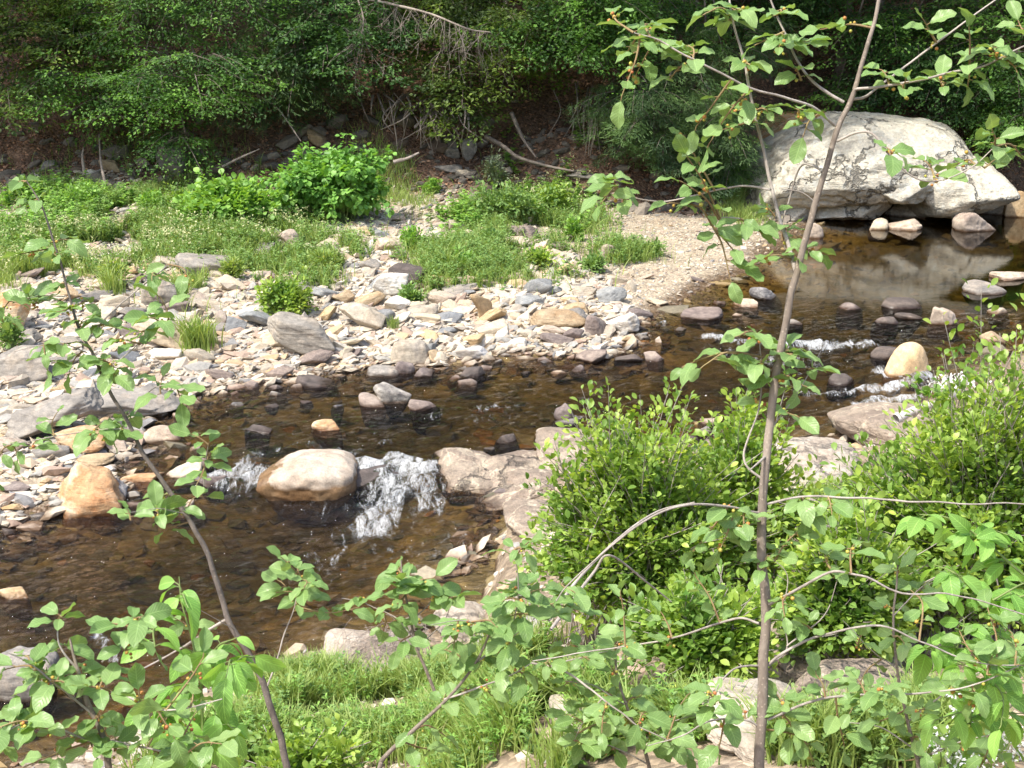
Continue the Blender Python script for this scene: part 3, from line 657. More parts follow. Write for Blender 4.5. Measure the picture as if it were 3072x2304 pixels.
 ("stone", 105, 372, 35, 24, 'grey', "small grey stone at the wood's edge, far left", "stone", {}),
 ("stone", 235, 375, 45, 30, 'tan', "yellowish stone at the wood's edge left of the mossy boulder", "stone", {}),
 ("stone", 1262, 645, 55, 30, 'cream', "cream stone on the shore flat, left of the pale blue one", "stone", {}),
 ("boulder", 1322, 660, 68, 42, 'blue', "pale blue-grey rock near the sandy spit", BL, {}),
 ("stone", 1142, 668, 62, 32, 'blue', "blue-grey slab behind the tan block", "stone", {}),
 ("stone", 1190, 640, 50, 22, 'blue', "small blue-grey slab further back behind the tan block", "stone", {}),
 ("boulder", 1290, 728, 56, 50, 'purple', "rounded grey-pink rock right of the tan block", BL, dict(k=7)),
 ("boulder", 1345, 725, 76, 50, 'white', "white and pink lumpy rock at the shoreline", BL, {}),
 ("stone", 1240, 738, 48, 32, 'purple', "pinkish grey stone below the long tan block", "stone", dict(k=7)),
 ("stone", 508, 722, 46, 40, 'blue', "small square greenish grey block right of the grass tuft", "stone", dict(planes=5, k=14)),
 ("stone", 478, 708, 30, 36, 'pink', "narrow pink rounded stone touching the square block", "stone", {}),
 ("stone", 555, 715, 90, 40, 'blue', "wide blue-grey stone left of the long tilted slab", "stone", dict(tilt=(18, 0))),
 ("stone", 990, 650, 80, 40, 'grey', "light grey banded slab behind the tan upright stone", "stone", {}),
 ("stone", 415, 740, 60, 44, 'pink', "small pinkish boulder behind the grass tuft", "stone", {}),
 ("stone", 215, 870, 60, 26, 'dark', "dark flat stone resting above the broad grey slab", "stone", {}),
 ("stone", 320, 870, 60, 40, 'grey', "grey stone where gravel meets the left shallows", "stone", {}),
 ("stone", 1760, 515, 46, 36, 'pink', "small rounded rock tucked under the huge boulder at its left", "stone", dict(k=6)),
 ("stone", 1900, 497, 44, 26, 'cream', "small pale block under the overhang of the huge boulder", "stone", {}),
 ("stone", 1960, 499, 76, 30, 'pink', "flat pale block beneath the middle of the huge boulder", "stone", {}),
 ("boulder", 2115, 500, 98, 48, 'pink', "pale pinkish wedge rock at the water below the huge boulder's right end", BL, dict(planes=7)),
 ("boulder", 2200, 470, 60, 60, 'tan', "tan rock face right of the huge boulder at the picture's edge", BL, {}),
]
for (nm, u, vb, w, h, mk, lab, cat, kw) in S:
    kw = {k_: v_ for k_, v_ in kw.items() if k_ != 'mat'}
    if mk in ('dark', 'purple', 'grey') and u > 1550 and vb > 520: kw = dict(dict(k=7, planes=18, bx=.7, sub=4), **kw)
    stone(nm, u, vb, w, h, mk, lab, cat, **kw)
stone("boulder", 655, 1084, 218, 118, None, "large pale boulder with a brown wet flank splitting the falls", BL, mat=M_MIDB, lift=.05, sub=5, k=9, noise_=.07, dr=.85, tilt=(4, 0), planes=16, bx=.62)
stone("boulder", 800, 1050, 130, 42, 'dark', "dark drowned boulder under the sheet of falling water", BL, sub=5, k=4, noise_=.03, dr=1.0)

# the huge pale boulder
def big_rock(name, c, ext, planes, mat, label, cat="boulder", sub=6, k=10, nz=.05, seed=1, rough=.035, z0=None, steps=0.0):
    dv, f = ICO[sub]; P_ = np.array(planes, float); nn = norm(P_[:, :3]); h = P_[:, 3]
    q = np.maximum(dv @ nn.T, 0) / h; r = 1 / (np.sum(q ** k, 1) ** (1 / k))
    v = dv * r[:, None] * np.array(ext)
    e = max(ext)
    nv = dv
    d1 = fbm(v / e * 3 + seed * 9, 5) * nz * e
    cr = np.abs(fbm(v * np.array([1, 1, 1.8]) / e * 2.6 + seed * 5 + 30, 4)); crack = -np.exp(-(cr / .035) ** 2) * nz * e * .75
    st = fbm(np.stack([v[:, 0] * .5, v[:, 1] * .5, v[:, 2] * 3.5 + v[:, 0] * .5], -1) + seed, 4) * rough * e * .7
    hf = 0
    if steps:                                         # broken bedding ledges, strongest low on the face
        zz = v[:, 2] / ext[2] * 2.2 + .9 * fbm(v / e * 1.6 + seed, 3) + v[:, 0] / ext[0] * .35; fr_ = zz - np.floor(zz)
        hf = -steps * e * (np.exp(-(fr_ / .07) ** 2) + .6 * fr_) * sstep(.45, -.25, v[:, 2] / ext[2]) * (dv[:, 1] < .3)
        bx_ = np.abs(fbm(v / e * np.array([2.4, 2.4, 1.2]) + seed * 7, 3)); hf = hf - .02 * e * np.exp(-(bx_ / .02) ** 2)
    v = v + nv * (d1 + crack + st + hf + .012 * e * fbm(v / e * 14 + seed, 3))[:, None]
    if name is None: return v + np.array(c), f
    mb = MB(); mb.add(v, f); o = mb.obj(name, mat); o.location = tuple(c); return tag(o, label, cat)
def hull_part(px_poly, yc, hy, front, seed, nz=.02, steps=.02, nyt=-.15, nyb=-.35, sub=6):
    """one block of the huge boulder: outline in photo pixels read at distance yc, half depth hy, cut by slanting front planes"""
    P_ = np.array([PD(u, v, yc * 1.0) for u, v in px_poly]); P_ = np.array([[PZd(u, v, yc)[0], PZd(u, v, yc)[2]] for u, v in px_poly])
    lo, hi = P_.min(0), P_.max(0); c = (lo + hi) / 2; e = (hi - lo) / 2; q = (P_ - c) / e; pl = []
    for a, b in zip(q, np.roll(q, -1, 0)):
        nx, nzz = -(b[1] - a[1]), (b[0] - a[0]); l_ = math.hypot(nx, nzz); nx /= l_; nzz /= l_; h_ = nx * a[0] + nzz * a[1]
        if h_ < 0: nx, nzz, h_ = -nx, -nzz, -h_
        ny = nyt if nzz > .2 else (nyb if nzz < -.2 else -.1); pl.append((nx, ny, nzz, h_ / math.sqrt(1 + ny * ny) * 1.04))
    pl += front + [(0, 1, .2, .95), (0, -1, 0, 1.0)]
    return big_rock(None, (c[0], yc, c[1]), (e[0], hy, e[1]), pl, None, None, sub=sub, nz=nz, k=70, rough=.02, steps=steps, seed=seed)
def PZd(u, v, y):
    d = ray(u, v); return np.array([0, 0, CAMZ]) + d * (y / d[1])
mb = MB()
for a_ in (
  ([(1610, 450), (1625, 385), (1690, 322), (1750, 290), (1830, 258), (1900, 256), (1990, 266), (2050, 282), (2085, 312), (2108, 350), (2120, 375), (2060, 405), (1985, 425), (1880, 432), (1760, 455)], 29.0, 1.6, [(-.35, -1, .75, .80), (.25, -1, .85, .84), (-.1, -1, .15, .86), (.45, -1, .25, .86), (0, -.9, -.5, .88), (-.9, -.7, .5, 1.02)], 3, .018, .03),
  ([(1965, 415), (1990, 372), (2060, 350), (2130, 345), (2176, 385), (2180, 420), (2130, 440), (2060, 462), (1990, 455)], 28.5, 1.3, [(.1, -1, .5, .8), (-.4, -1, .1, .85), (.2, -1, -.6, .8)], 5, .03, .04),
  ([(1745, 468), (1760, 420), (1850, 405), (1915, 412), (1925, 440), (1900, 462), (1840, 478)], 28.7, 1.2, [(-.2, -1, .3, .8), (.5, -1, -.2, .85), (0, -1, -.8, .8)], 7, .03, .04),
  ([(1628, 470), (1632, 410), (1700, 395), (1770, 405), (1780, 455), (1700, 478)], 28.8, 1.3, [(-.2, -1, .4, .8), (.5, -1, -.2, .85)], 9, .03, .03),
  ([(1905, 490), (1910, 440), (1960, 420), (2020, 430), (2030, 480), (1990, 496)], 29.1, 1.0, [(-.3, -1, .3, .8), (.5, -1, -.3, .8)], 11, .03, .03),
  ([(2040, 470), (2060, 430), (2150, 415), (2185, 440), (2188, 475)], 29.6, 1.0, [(-.3, -1, .3, .8)], 13, .03, .03),
  ([(1880, 405), (1895, 375), (1960, 360), (2010, 385), (1990, 425), (1920, 430)], 28.25, .9, [(-.3, -1, .4, .8), (.5, -1, -.3, .85)], 15, .03, .03)):
    v_, f_ = hull_part(*a_[:6], steps=a_[6], sub=6 if len(a_[0]) > 12 else 5); mb.add(v_, f_)
mb.v = [v - np.array([0, 0, .10]) + (np.array([0, .35, 0]) if 2 <= k_ <= 5 else 0) for k_, v in enumerate(mb.v)]
tag(mb.obj("boulder", M_BOUL, origin=(7.7, 29, 0)), "huge pale lichen-covered boulder overhanging the still pool at upper right", "boulder")
mb = MB(); v_, f_ = hull_part([(1600, 380), (1640, 300), (1700, 262), (1800, 258), (1850, 300), (1800, 400)], 31.0, 1.5, [(-.3, -1, .9, .8)], 17, .03, steps=.02); mb.add(v_, f_)
tag(mb.obj("boulder", RM['rust'], origin=(5.5, 31, 0)), "brown leaf-strewn rock sloping up behind the left of the huge boulder", "boulder")
PA = [(-.2, -.4, 1, .8), (.2, -1, .5, .85), (-.8, -.4, .6, .85), (.8, -.3, .6, .9), (-1, 0, -.1, .95), (1, 0, 0, .95), (0, 1, .3, .9), (0, 0, -1, .8), (0, -1, -.1, .95), (.3, .5, 1, .8)]
def ledge(u, v, w, h, dp, mat, label, z=None, seed=1, cat="rock ledge", name="rock_ledge", k=8, nz=.06, up=0):
    p = onground(u, v) if z is None else PZ(u, v, z); d = float(np.dot(p - np.array([0, 0, CAMZ]), FWD)); px = K / FPX * d
    RL = np.random.default_rng(seed + 70); PX = [list(norm(RL.normal(size=3) * np.array([1, 1, .9]) + np.array([0, -.3, .35]))) + [RL.uniform(.72, .92)] for _ in range(12)]
    return big_rock(name, (p[0], p[1] + dp * .4, p[2] + h * px * .02 + up), (w * px / 2, dp / 2, h * px * .55), PA + PX, mat, label, cat, sub=6 if w > 170 else 5, k=k * 3, nz=nz * .5, steps=.03, seed=seed)
ledge(1010, 1062, 185, 75, 1.3, M_LEDGE, "rounded mauve ledge with brown left flank beside the falls", seed=2, k=5)
ledge(1140, 1085, 250, 72, 1.6, M_LEDGE, "mauve ledge with cream veins at the middle of the near shore", seed=3)
ledge(1270, 1015, 230, 32, 1.6, M_LEDGE, "mauve ledge half hidden by the left edge of the big bush", seed=4)
ledge(1150, 1165, 130, 32, 1.1, M_LEDGE, "low brownish ledge at the water just below the veined ledge", seed=5)
ledge(1775, 1060, 250, 100, 1.6, M_PALE, "pale fractured outcrop between the two big bushes", seed=6)
ledge(1960, 965, 240, 85, 1.6, M_LEDGE, "sloping mauve outcrop under the bleached driftwood", seed=7)
ledge(1770, 1160, 120, 60, 1.0, M_PALE, "small pale outcrop low behind the sapling trunk", seed=8)
ledge(800, 1480, 240, 65, .9, M_PALE, "pale lichen rock on the near bank with dead grass draped over it", seed=9)
ledge(1000, 1390, 150, 60, .8, M_PALE, "pale rock at the near shoreline behind leafy branches", seed=10)
ledge(1265, 1640, 150, 90, .6, M_PALE, "rough pale speckled rock at the bottom centre", seed=11)
ledge(1660, 1640, 250, 90, .7, M_PALE, "flat white-grey rock at the foot of the tall sapling", seed=12)
ledge(1830, 1500, 330, 90, 1.0, M_LEDGE, "brownish flat ledge behind the tall sapling's lower trunk", seed=13)
ledge(1900, 1600, 340, 60, .8, M_LEDGE, "tan flat ledge at the lower right under the trailing greenery", seed=14)
ledge(580, 1650, 130, 50, .5, M_PALE, "small pale rock under dry grass at the leaning sapling's foot", seed=15)
ledge(340, 1640, 160, 40, .5, M_PALE, "pale low rock beneath the leaves at bottom left", seed=16)

# ------------------------------------------------------------------ loose stones: individuals and gravel
VAR = []
Rv = np.random.default_rng(21)
for i in range(14):
    v, f = rock_shape(4, Rv, Rv.integers(4, 9), Rv.uniform(22, 45), .07); VAR.append((v, f))
def scatter(n_, xr, yr, cond, R):
    out = []
    while len(out) < n_:
        x = R.uniform(*xr); y = R.uniform(*yr)
        if cond(x, y): out.append((x, y))
    return out
def inview(x, y, z, m=40):
    p = np.array([x, y, z - CAMZ]); d = p @ FWD
    if d < 1: return False
    u = (1536 + FPX * p[0] / d) / K; v = (1152 - FPX * (p @ UPV) / d) / K
    return -m < u < 2212 + m and -m < v < 1659 + m
Rs = np.random.default_rng(11)
stone_meshes = {}
def stone_copy(i, mk):
    if (i, mk) not in stone_meshes:
        v, f = VAR[i]; mb = MB(); mb.add(v, f); stone_meshes[(i, mk)] = mb.mesh("stone", RM[mk])
    return stone_meshes[(i, mk)]
NM = {'cream': "cream", 'tan': "warm tan", 'grey': "grey banded", 'blue': "blue-grey", 'pink': "pinkish", 'white': "white", 'purple': "mauve", 'dark': "dark brown"}
kinds = ['cream'] * 6 + ['grey'] * 4 + ['pink'] * 3 + ['blue'] * 2 + ['tan'] * 2 + ['white'] + ['purple']
pts = []
cnt = 0
while cnt < 175:
    u = Rs.uniform(0, 1560); v = Rs.uniform(530, 1000) if Rs.random() < .8 else Rs.uniform(440, 640)
    p = onground(u, v); sd = float(gsd(p[0], p[1]))
    if sd < .1 or p[1] < 8 or p[1] > 27.5 or (u > 1250 and v < 600): continue
    if any((p[0] - q[0]) ** 2 + (p[1] - q[1]) ** 2 < .16 for q in pts): continue
    if v < 560 and Rs.random() < .5: continue
    pts.append(p); cnt += 1; mk = kinds[Rs.integers(len(kinds))]
    if sd < .5 and Rs.random() < .5: mk = 'purple'
    r = Rs.uniform(.11, .23) * (1.25 if v < 800 else 1.0)
    o = bpy.data.objects.new("stone", stone_copy(int(Rs.integers(14)), mk)); C.objects.link(o)
    flat = Rs.uniform(.2, .5)
    o.scale = (r, r * Rs.uniform(.5, .8), r * flat); o.rotation_euler = (Rs.normal() * .22 + .1, Rs.normal() * .25 + .08, Rs.uniform(-.6, .6) + (pi if Rs.random() < .5 else 0))
    o.location = (p[0], p[1], float(gh(p[0], p[1])) + r * flat * .55)
    where = "at the shoreline" if sd < .6 else ("in the open gravel" if v > 640 else "near the weeds")
    size = "larger" if r > .2 else "fist-sized"
    tag(o, f"{size} {NM[mk]} loose stone lying {where} of the gravel bar", "stone", f"{NM[mk]} loose stones {where}")
# bigger stones in the shallows
cnt = 0
while cnt < 45:
    u = Rs.uniform(250, 1600); v = Rs.uniform(600, 1100)
    p = onground(u, v); sd = float(gsd(p[0], p[1]))
    if not (-1.0 < sd < .05): continue
    if any((p[0] - q[0]) ** 2 + (p[1] - q[1]) ** 2 < .09 for q in pts): continue
    pts.append(p); cnt += 1; mk = ['purple', 'dark', 'pink', 'grey', 'purple'][Rs.integers(5)]
    r = Rs.uniform(.07, .17); o = bpy.data.objects.new("stone", stone_copy(int(Rs.integers(14)), mk)); C.objects.link(o)
    o.scale = (r, r * Rs.uniform(.6, .9), r * .75); o.rotation_euler = (Rs.normal() * .12, Rs.normal() * .15, Rs.uniform(-.6, .6))
    o.location = (p[0], p[1], float(wl(np.array(p[0]), np.array(p[1]))) - r * .3)
    tag(o, f"small wet {NM[mk]} stone breaking the shallow water off the gravel bar", "stone", f"{NM[mk]} stones in the shallows")
# gravel as one mass
def mass(name, n_, xr, yr, cond, size, mat, zoff=.1, sub=1, tiltn=.25, elong=(.5, .85), flat=(.3, .7), seed=0):
    R = np.random.default_rng(seed); dv, f = ICO[sub]; T = [rock_shape(sub, R, 7, 26, .05)[0] for _ in range(24)]
    x = R.uniform(*xr, n_); y = R.uniform(*yr, n_); ok = cond(x, y, R); x = x[ok]; y = y[ok]; M = len(x)
    r = size(x, y, R); sc = np.stack([r, r * R.uniform(*elong, M), r * R.uniform(*flat, M)], -1)
    yaw = R.uniform(-.9, .9, M) + .2; tx = R.normal(0, tiltn, M); ty = R.normal(0, tiltn, M) - .15; tid = R.integers(0, 24, M)
    V = np.array(T)[tid] * sc[:, None]
    cz, sz = np.cos(ty)[:, None], np.sin(ty)[:, None]; X = V[..., 0] * cz + V[..., 2] * sz; Z = -V[..., 0] * sz + V[..., 2] * cz; Y = V[..., 1]
    cz, sz = np.cos(tx)[:, None], np.sin(tx)[:, None]; Y, Z = Y * cz - Z * sz, Y * sz + Z * cz
    cz, sz = np.cos(yaw)[:, None], np.sin(yaw)[:, None]; X, Y = X * cz - Y * sz, X * sz + Y * cz
    z = gh(x, y) + sc[:, 2] * zoff
    V = np.stack([X + x[:, None], Y + y[:, None], Z + z[:, None]], -1)
    F = (f[None] + (np.arange(M) * len(dv))[:, None, None]).reshape(-1, 3)
    mb = MB(); mb.add(V.reshape(-1, 3), F); o = mb.obj(name, mat, smooth=False); return tag(o, kind='stuff')
def barcond(x, y, R):
    sd = gsd(x, y); vis = np.abs(x) < y * .40 + .5
    veg = n2(x, y, .5, 2, 8) > .15
    dens = np.clip(1.1 - .03 * np.maximum(y - 19, 0), .3, 1)
    return (sd > -.5) & vis & (y > yshore(x) + 1) & (y < 28.6) & (R.random(len(x)) < dens)
o = mass("gravel", 90000, (-12, 7), (9, 28.6), barcond, lambda x, y, R: np.clip(R.lognormal(-2.92, .55, len(x)), .022, .19) * np.where(x > 1.2 + .3 * (23 - y), .34, 1), M_GRAVEL, .35, seed=5, flat=(.14, .42), tiltn=.34, elong=(.4, .8))
tag(o, "pale mixed gravel and cobbles covering the bar", "gravel")
o = mass("riverbed_cobbles", 9000, (-11, 13), (6, 28), lambda x, y, R: (gsd(x, y) < -.05) & (np.abs(x) < y * .42 + .5), lambda x, y, R: np.clip(R.lognormal(-2.5, .5, len(x)), .04, .28), M_BEDST, .0, seed=6, flat=(.25, .45))
tag(o, "brown and orange cobbles under the water", "cobbles")
o = mass("bank_gravel", 5000, (-9, 9), (5, 15), lambda x, y, R: (gsd(x, y) > -.2) & (y < yshore(x) + .2) & (np.abs(x) < y * .42 + .3), lambda x, y, R: np.clip(R.lognormal(-3.3, .5, len(x)), .015, .1), M_GRAVEL, .2, seed=8)
tag(o, "stony rubble on the near bank", "gravel")
o = mass("bank_rubble", 1500, (-14, 6), (27.8, 31.5), lambda x, y, R: (np.abs(x) < y * .42) & (R.random(len(x)) < np.clip((31.5 - y) / 3, 0, 1)), lambda x, y, R: np.clip(R.lognormal(-2.3, .5, len(x)), .05, .3), island_rock("mossy_rubble", [(0, (.20, .18, .15)), (.3, (.13, .12, .10)), (.55, (.26, .23, .19)), (.8, (.17, .13, .10))], False), .2, seed=9)
tag(o, "half buried rubble at the foot of the wooded bank", "rubble")

# ------------------------------------------------------------------ fallen leaves on the hill, grass, weeds (mass)
def mass_leaves(name, n_, xr, yr, cond, size, mat, temps, up=.0, h=0.0, seed=0, label=None, cat=None, dirup=0.0):
    R = np.random.default_rng(seed); x = R.uniform(*xr, n_); y = R.uniform(*yr, n_); ok = cond(x, y, R); x = x[ok]; y = y[ok]; M = len(x)
    z = gh(x, y) + R.uniform(0, 1, M) * h + .01; d = norm(R.normal(size=(M, 3)) * np.array([1, 1, .35]) + np.array([0, 0, dirup])); nr = norm(R.normal(size=(M, 3)) * .5 + np.array([0, -.1, 1]))
    mb = MB(); add_leaves(mb, np.stack([x, y, z], -1), d, nr, R.uniform(*size, M), temps, R); o = mb.obj(name, mat, smooth=False); return tag(o, label, cat, kind='stuff')
mass_leaves("leaf_litter", 60000, (-16, 14), (27.8, 37), lambda x, y, R: (np.abs(x) < y * .43) & (y > 28 + 2.5 * sstep(5, 7.5, x) + R.normal(0, .4, len(x))), (.05, .11), LM['dry'], T_FAR, seed=3, label="reddish brown fallen leaves on the wooded slope", cat="leaf litter", h=.05)
def grass(name, blades, label, seed, mat=None):
    """blades: arrays x, y, z, height"""
    R = np.random.default_rng(seed); x, y, z, h = blades; M = len(x)
    lean = R.normal(size=(M, 2)) * .28; w = h * R.uniform(.010, .020, M) + .0010
    an = R.uniform(0, pi, M); sx, sy = np.cos(an) * w, np.sin(an) * w
    V = []
    for k_, (t, ww) in enumerate(((0, 1), (.4, .9), (.75, .6), (1, .05))):
        cx_ = x + lean[:, 0] * h * t ** 2; cy_ = y + lean[:, 1] * h * t ** 2; cz_ = z + h * t * (1 - .18 * t)
        V += [np.stack([cx_ - sx * ww, cy_ - sy * ww, cz_], -1), np.stack([cx_ + sx * ww, cy_ + sy * ww, cz_], -1)]
    V = np.stack(V, 1); f = np.array([[0, 1, 3, 2], [2, 3, 5, 4], [4, 5, 7, 6]])
    mb = MB(); mb.add(V.reshape(-1, 3), (f[None] + (np.arange(M) * 8)[:, None, None]).reshape(-1, 4)); return mb
def patch(n_, spots, hr, R):
    xs, ys, hs = [], [], []
    for (u, v, ru, rv, wgt) in spots:
        m_ = int(n_ * wgt); c = onground(u, v); d = c[1]; rx = ru * K / FPX * d; ry = min(rv * K / FPX * d / max(math.sin(math.atan2(CAMZ - c[2], c[1])), .15), 4)
        xs.append(c[0] + R.normal(size=m_) * rx * .6); ys.append(c[1] + R.normal(size=m_) * ry * .6); hs.append(R.uniform(*hr, m_))
    x = np.concatenate(xs); y = np.concatenate(ys); h = np.concatenate(hs); ok = (gsd(x, y) > .15) & (n2(x, y, .9, 3, 2.2) > -.12); return x[ok], y[ok], gh(x[ok], y[ok]) - .01, h[ok]
Rg = np.random.default_rng(31)
SP_BAR = [(120, 540, 190, 45, 1), (350, 520, 190, 30, 1), (560, 545, 130, 35, .6), (1050, 560, 140, 30, .8), (1150, 480, 120, 30, .8), (980, 600, 70, 18, .3), (700, 570, 60, 30, .3), (1350, 555, 60, 15, .12), (300, 430, 200, 30, .6), (850, 420, 100, 30, .3), (1580, 410, 50, 22, .5), (420, 640, 60, 18, .15), (60, 600, 90, 20, .4)]
mb = grass("grass", patch(13000, SP_BAR, (.10, .45), Rg), "", 1); tag(mb.obj("bar_grass", LM['grass'], smooth=False), "sparse green grass growing through the gravel bar", "grass", kind='stuff')
def herb_mass(name, n_, spots, hr, mat, temps, ls, label, R, seed, per=16):
    """many thin upright herbs: leaves around short stems"""
    x, y, z, h = patch(n_, spots, hr, R); M = len(x); t = R.uniform(.15, 1, (M, per)); a = R.uniform(0, 2 * pi, (M, per))
    lean = R.normal(size=(M, 2)) * .2
    px = x[:, None] + lean[:, :1] * h[:, None] * t; py = y[:, None] + lean[:, 1:] * h[:, None] * t; pz = z[:, None] + h[:, None] * t
    d = np.stack([np.cos(a), np.sin(a), .45 + 0 * a], -1).reshape(-1, 3); nr = norm(np.stack([-np.cos(a) * .4, -np.sin(a) * .4, 1 + 0 * a], -1).reshape(-1, 3) + R.normal(size=(M * per, 3)) * .2)
    mb = MB(); add_leaves(mb, np.stack([px, py, pz], -1).reshape(-1, 3), d, nr, (ls * (1.25 - .6 * t) * R.uniform(.7, 1.2, (M, per))).ravel(), temps, R)
    return tag(mb.obj(name, mat, smooth=False), label, "weeds", kind='stuff')
herb_mass("bar_weeds", 1700, SP_BAR[:9] + [(200, 480, 200, 40, 1)], (.15, .42), LM['weed'], T_FAR, .075, "leafy weeds filling the back of the gravel bar", Rg, 2)
herb_mass("broadleaf_weeds", 300, [(150, 490, 130, 45, 1.2), (60, 450, 70, 30, .5), (1180, 430, 90, 30, .6), (1000, 480, 50, 25, .3)], (.2, .5), LM['lime'], T_RND, .11, "round-leaved bright green weeds at the back of the bar", Rg, 3, 14)
# cream flower heads above the weeds
x, y, z, h = patch(700, [(250, 540, 220, 25, .8), (120, 600, 100, 20, .3), (1190, 440, 80, 30, .35), (600, 520, 60, 20, .15)], (.25, .45), Rg)
mbf = MB(); M = len(x); pp = np.repeat(np.stack([x, y, z + h], -1), 6, 0) + Rg.normal(size=(M * 6, 3)) * .03
add_leaves(mbf, pp, Rg.normal(size=(M * 6, 3)), norm(Rg.normal(size=(M * 6, 3)) + np.array([0, 0, 1.5])), .045, T_FAR, Rg)
tag(mbf.obj("flowering_weeds", LM['cream'], smooth=False), "tiny cream flower heads over the weeds", "flowers", kind='stuff')

# ------------------------------------------------------------------ plant generators
def shoots_plant(name, label, cat, base, ext, nsh, per, ls, leafm, temps, stemm, seed, group=None, arch=.25, upb=.5, r=.006, lo=.25, droop=0.0, pinn=1.0, wide=None, parts=("stem", "foliage")):
    """bush of shoots that fan from the base to an ellipsoidal outline; leaves up each shoot"""
    R = np.random.default_rng(seed); base = np.asarray(base, float); root = thing(name, label, cat, base, group)
    ms, ml = MB(), MB(); ext = np.asarray(ext, float)
    for i in range(nsh):
        th = R.uniform(0, 2 * pi); cz = R.uniform(.0, 1.0) ** .6; el = math.asin(cz); rr = R.uniform(.62, 1.0) + (R.uniform(0, .22) if R.random() < .3 else 0)
        lump = 1 + .42 * float(fbm(np.array([[cos(th) * 1.6 + seed, sin(th) * 1.6, cz * 2.6]]), 2)[0])
        tip = base + rr * lump * np.array([ext[0] * cos(el) * cos(th), ext[1] * cos(el) * sin(th), ext[2] * (.15 + .85 * cz)])
        b = base + np.array([R.normal() * ext[0] * .22, R.normal() * ext[1] * .22, 0]); b[2] = gh(b[0], b[1])
        mid = b * .45 + tip * .55 + np.array([0, 0, arch * ext[2] * (.6 - .3 * cz)]) - (tip - b) * np.array([.12, .12, 0])
        pl = smoothline([b, mid, tip + R.normal(size=3) * .03], 6)
        if R.random() < pinn: tube(ms, pl, r, r * .3, 4)
        t = np.sort(R.uniform(lo, 1, per)) ** .8; k_ = t * (len(pl) - 1); i0 = np.minimum(k_.astype(int), len(pl) - 2); fr_ = (k_ - i0)[:, None]
        pos = pl[i0] * (1 - fr_) + pl[i0 + 1] * fr_; ax = norm(pl[i0 + 1] - pl[i0])
        out = R.normal(size=(per, 3)); out -= (out * ax).sum(1)[:, None] * ax; out = norm(out)
        off = ls * R.uniform(0, 1.6, per)[:, None] * out * (wide or 1)
        d = norm(out * .8 + ax * .45 + np.array([0, 0, upb * .5 - droop])); nr = norm(np.array([0, 0, 1]) + out * .25 + R.normal(size=(per, 3)) * .3)
        if R.random() < .06: continue                # a bare shoot
        add_leaves(ml, pos + off, d, nr, ls * R.uniform(.45, 1.3, per), temps, R)
    child(ms, parts[0], stemm, root); child(ml, parts[1], leafm, root, smooth=True)
    return root
def bush_at(name, label, cat, u, vb, w, h, dr=.7, z=None, dep=None, **kw):
    p = onground(u, vb) if dep is None else PD(u, vb, dep); d = float(np.dot(p - np.array([0, 0, CAMZ]), FWD)); px = K / FPX * d
    if dep is not None: p = np.array([p[0], p[1], float(gh(p[0], p[1]))])
    Wd = w * px / 2; p = p + np.array([0, Wd * dr * .6, 0]); p[2] = gh(p[0], p[1])
    return shoots_plant(name, label, cat, p, (Wd, Wd * dr, h * px), **kw)
# far bank bushes
bush_at("knotweed_bush", "dense dark green bush with layered pointed leaves before the wooded bank", "bush", 705, 492, 300, 152, nsh=330, per=42, ls=.105, leafm=LM['knot'], temps=T_RND, stemm=M_GSTEM, seed=41, arch=.5, droop=.45, upb=.1, lo=.3)
bush_at("leafy_bush", "low bright lime green bush left of the dark layered bush", "bush", 490, 500, 290, 100, nsh=230, per=38, ls=.11, leafm=LM['lime'], temps=T_RND, stemm=M_GSTEM, seed=42, arch=.4, droop=.2, upb=.2)
bush_at("leafy_shrub", "small round green shrub standing alone on the pale stones", "shrub", 618, 694, 150, 92, nsh=90, per=30, ls=.07, leafm=LM['bush'], temps=T_MID, stemm=M_GSTEM, seed=43)
bush_at("weed_clump", "broad mid green weed clump in the centre of the bar", "weed", 1100, 490, 190, 88, nsh=120, per=30, ls=.08, leafm=LM['weed'], temps=T_MID, stemm=M_GSTEM, seed=44)
bush_at("weed_clump", "dark green weed clump with cream flowers right of the broad one", "weed", 1195, 480, 120, 85, nsh=90, per=30, ls=.075, leafm=LM['bush'], temps=T_MID, stemm=M_GSTEM, seed=45)
bush_at("willow_shoot", "slender grey-green willowy weed at the foot of the bank", "weed", 1068, 420, 60, 92, nsh=26, per=34, ls=.09, leafm=LM['pale'], temps=T_LAN, stemm=M_GSTEM, seed=46)
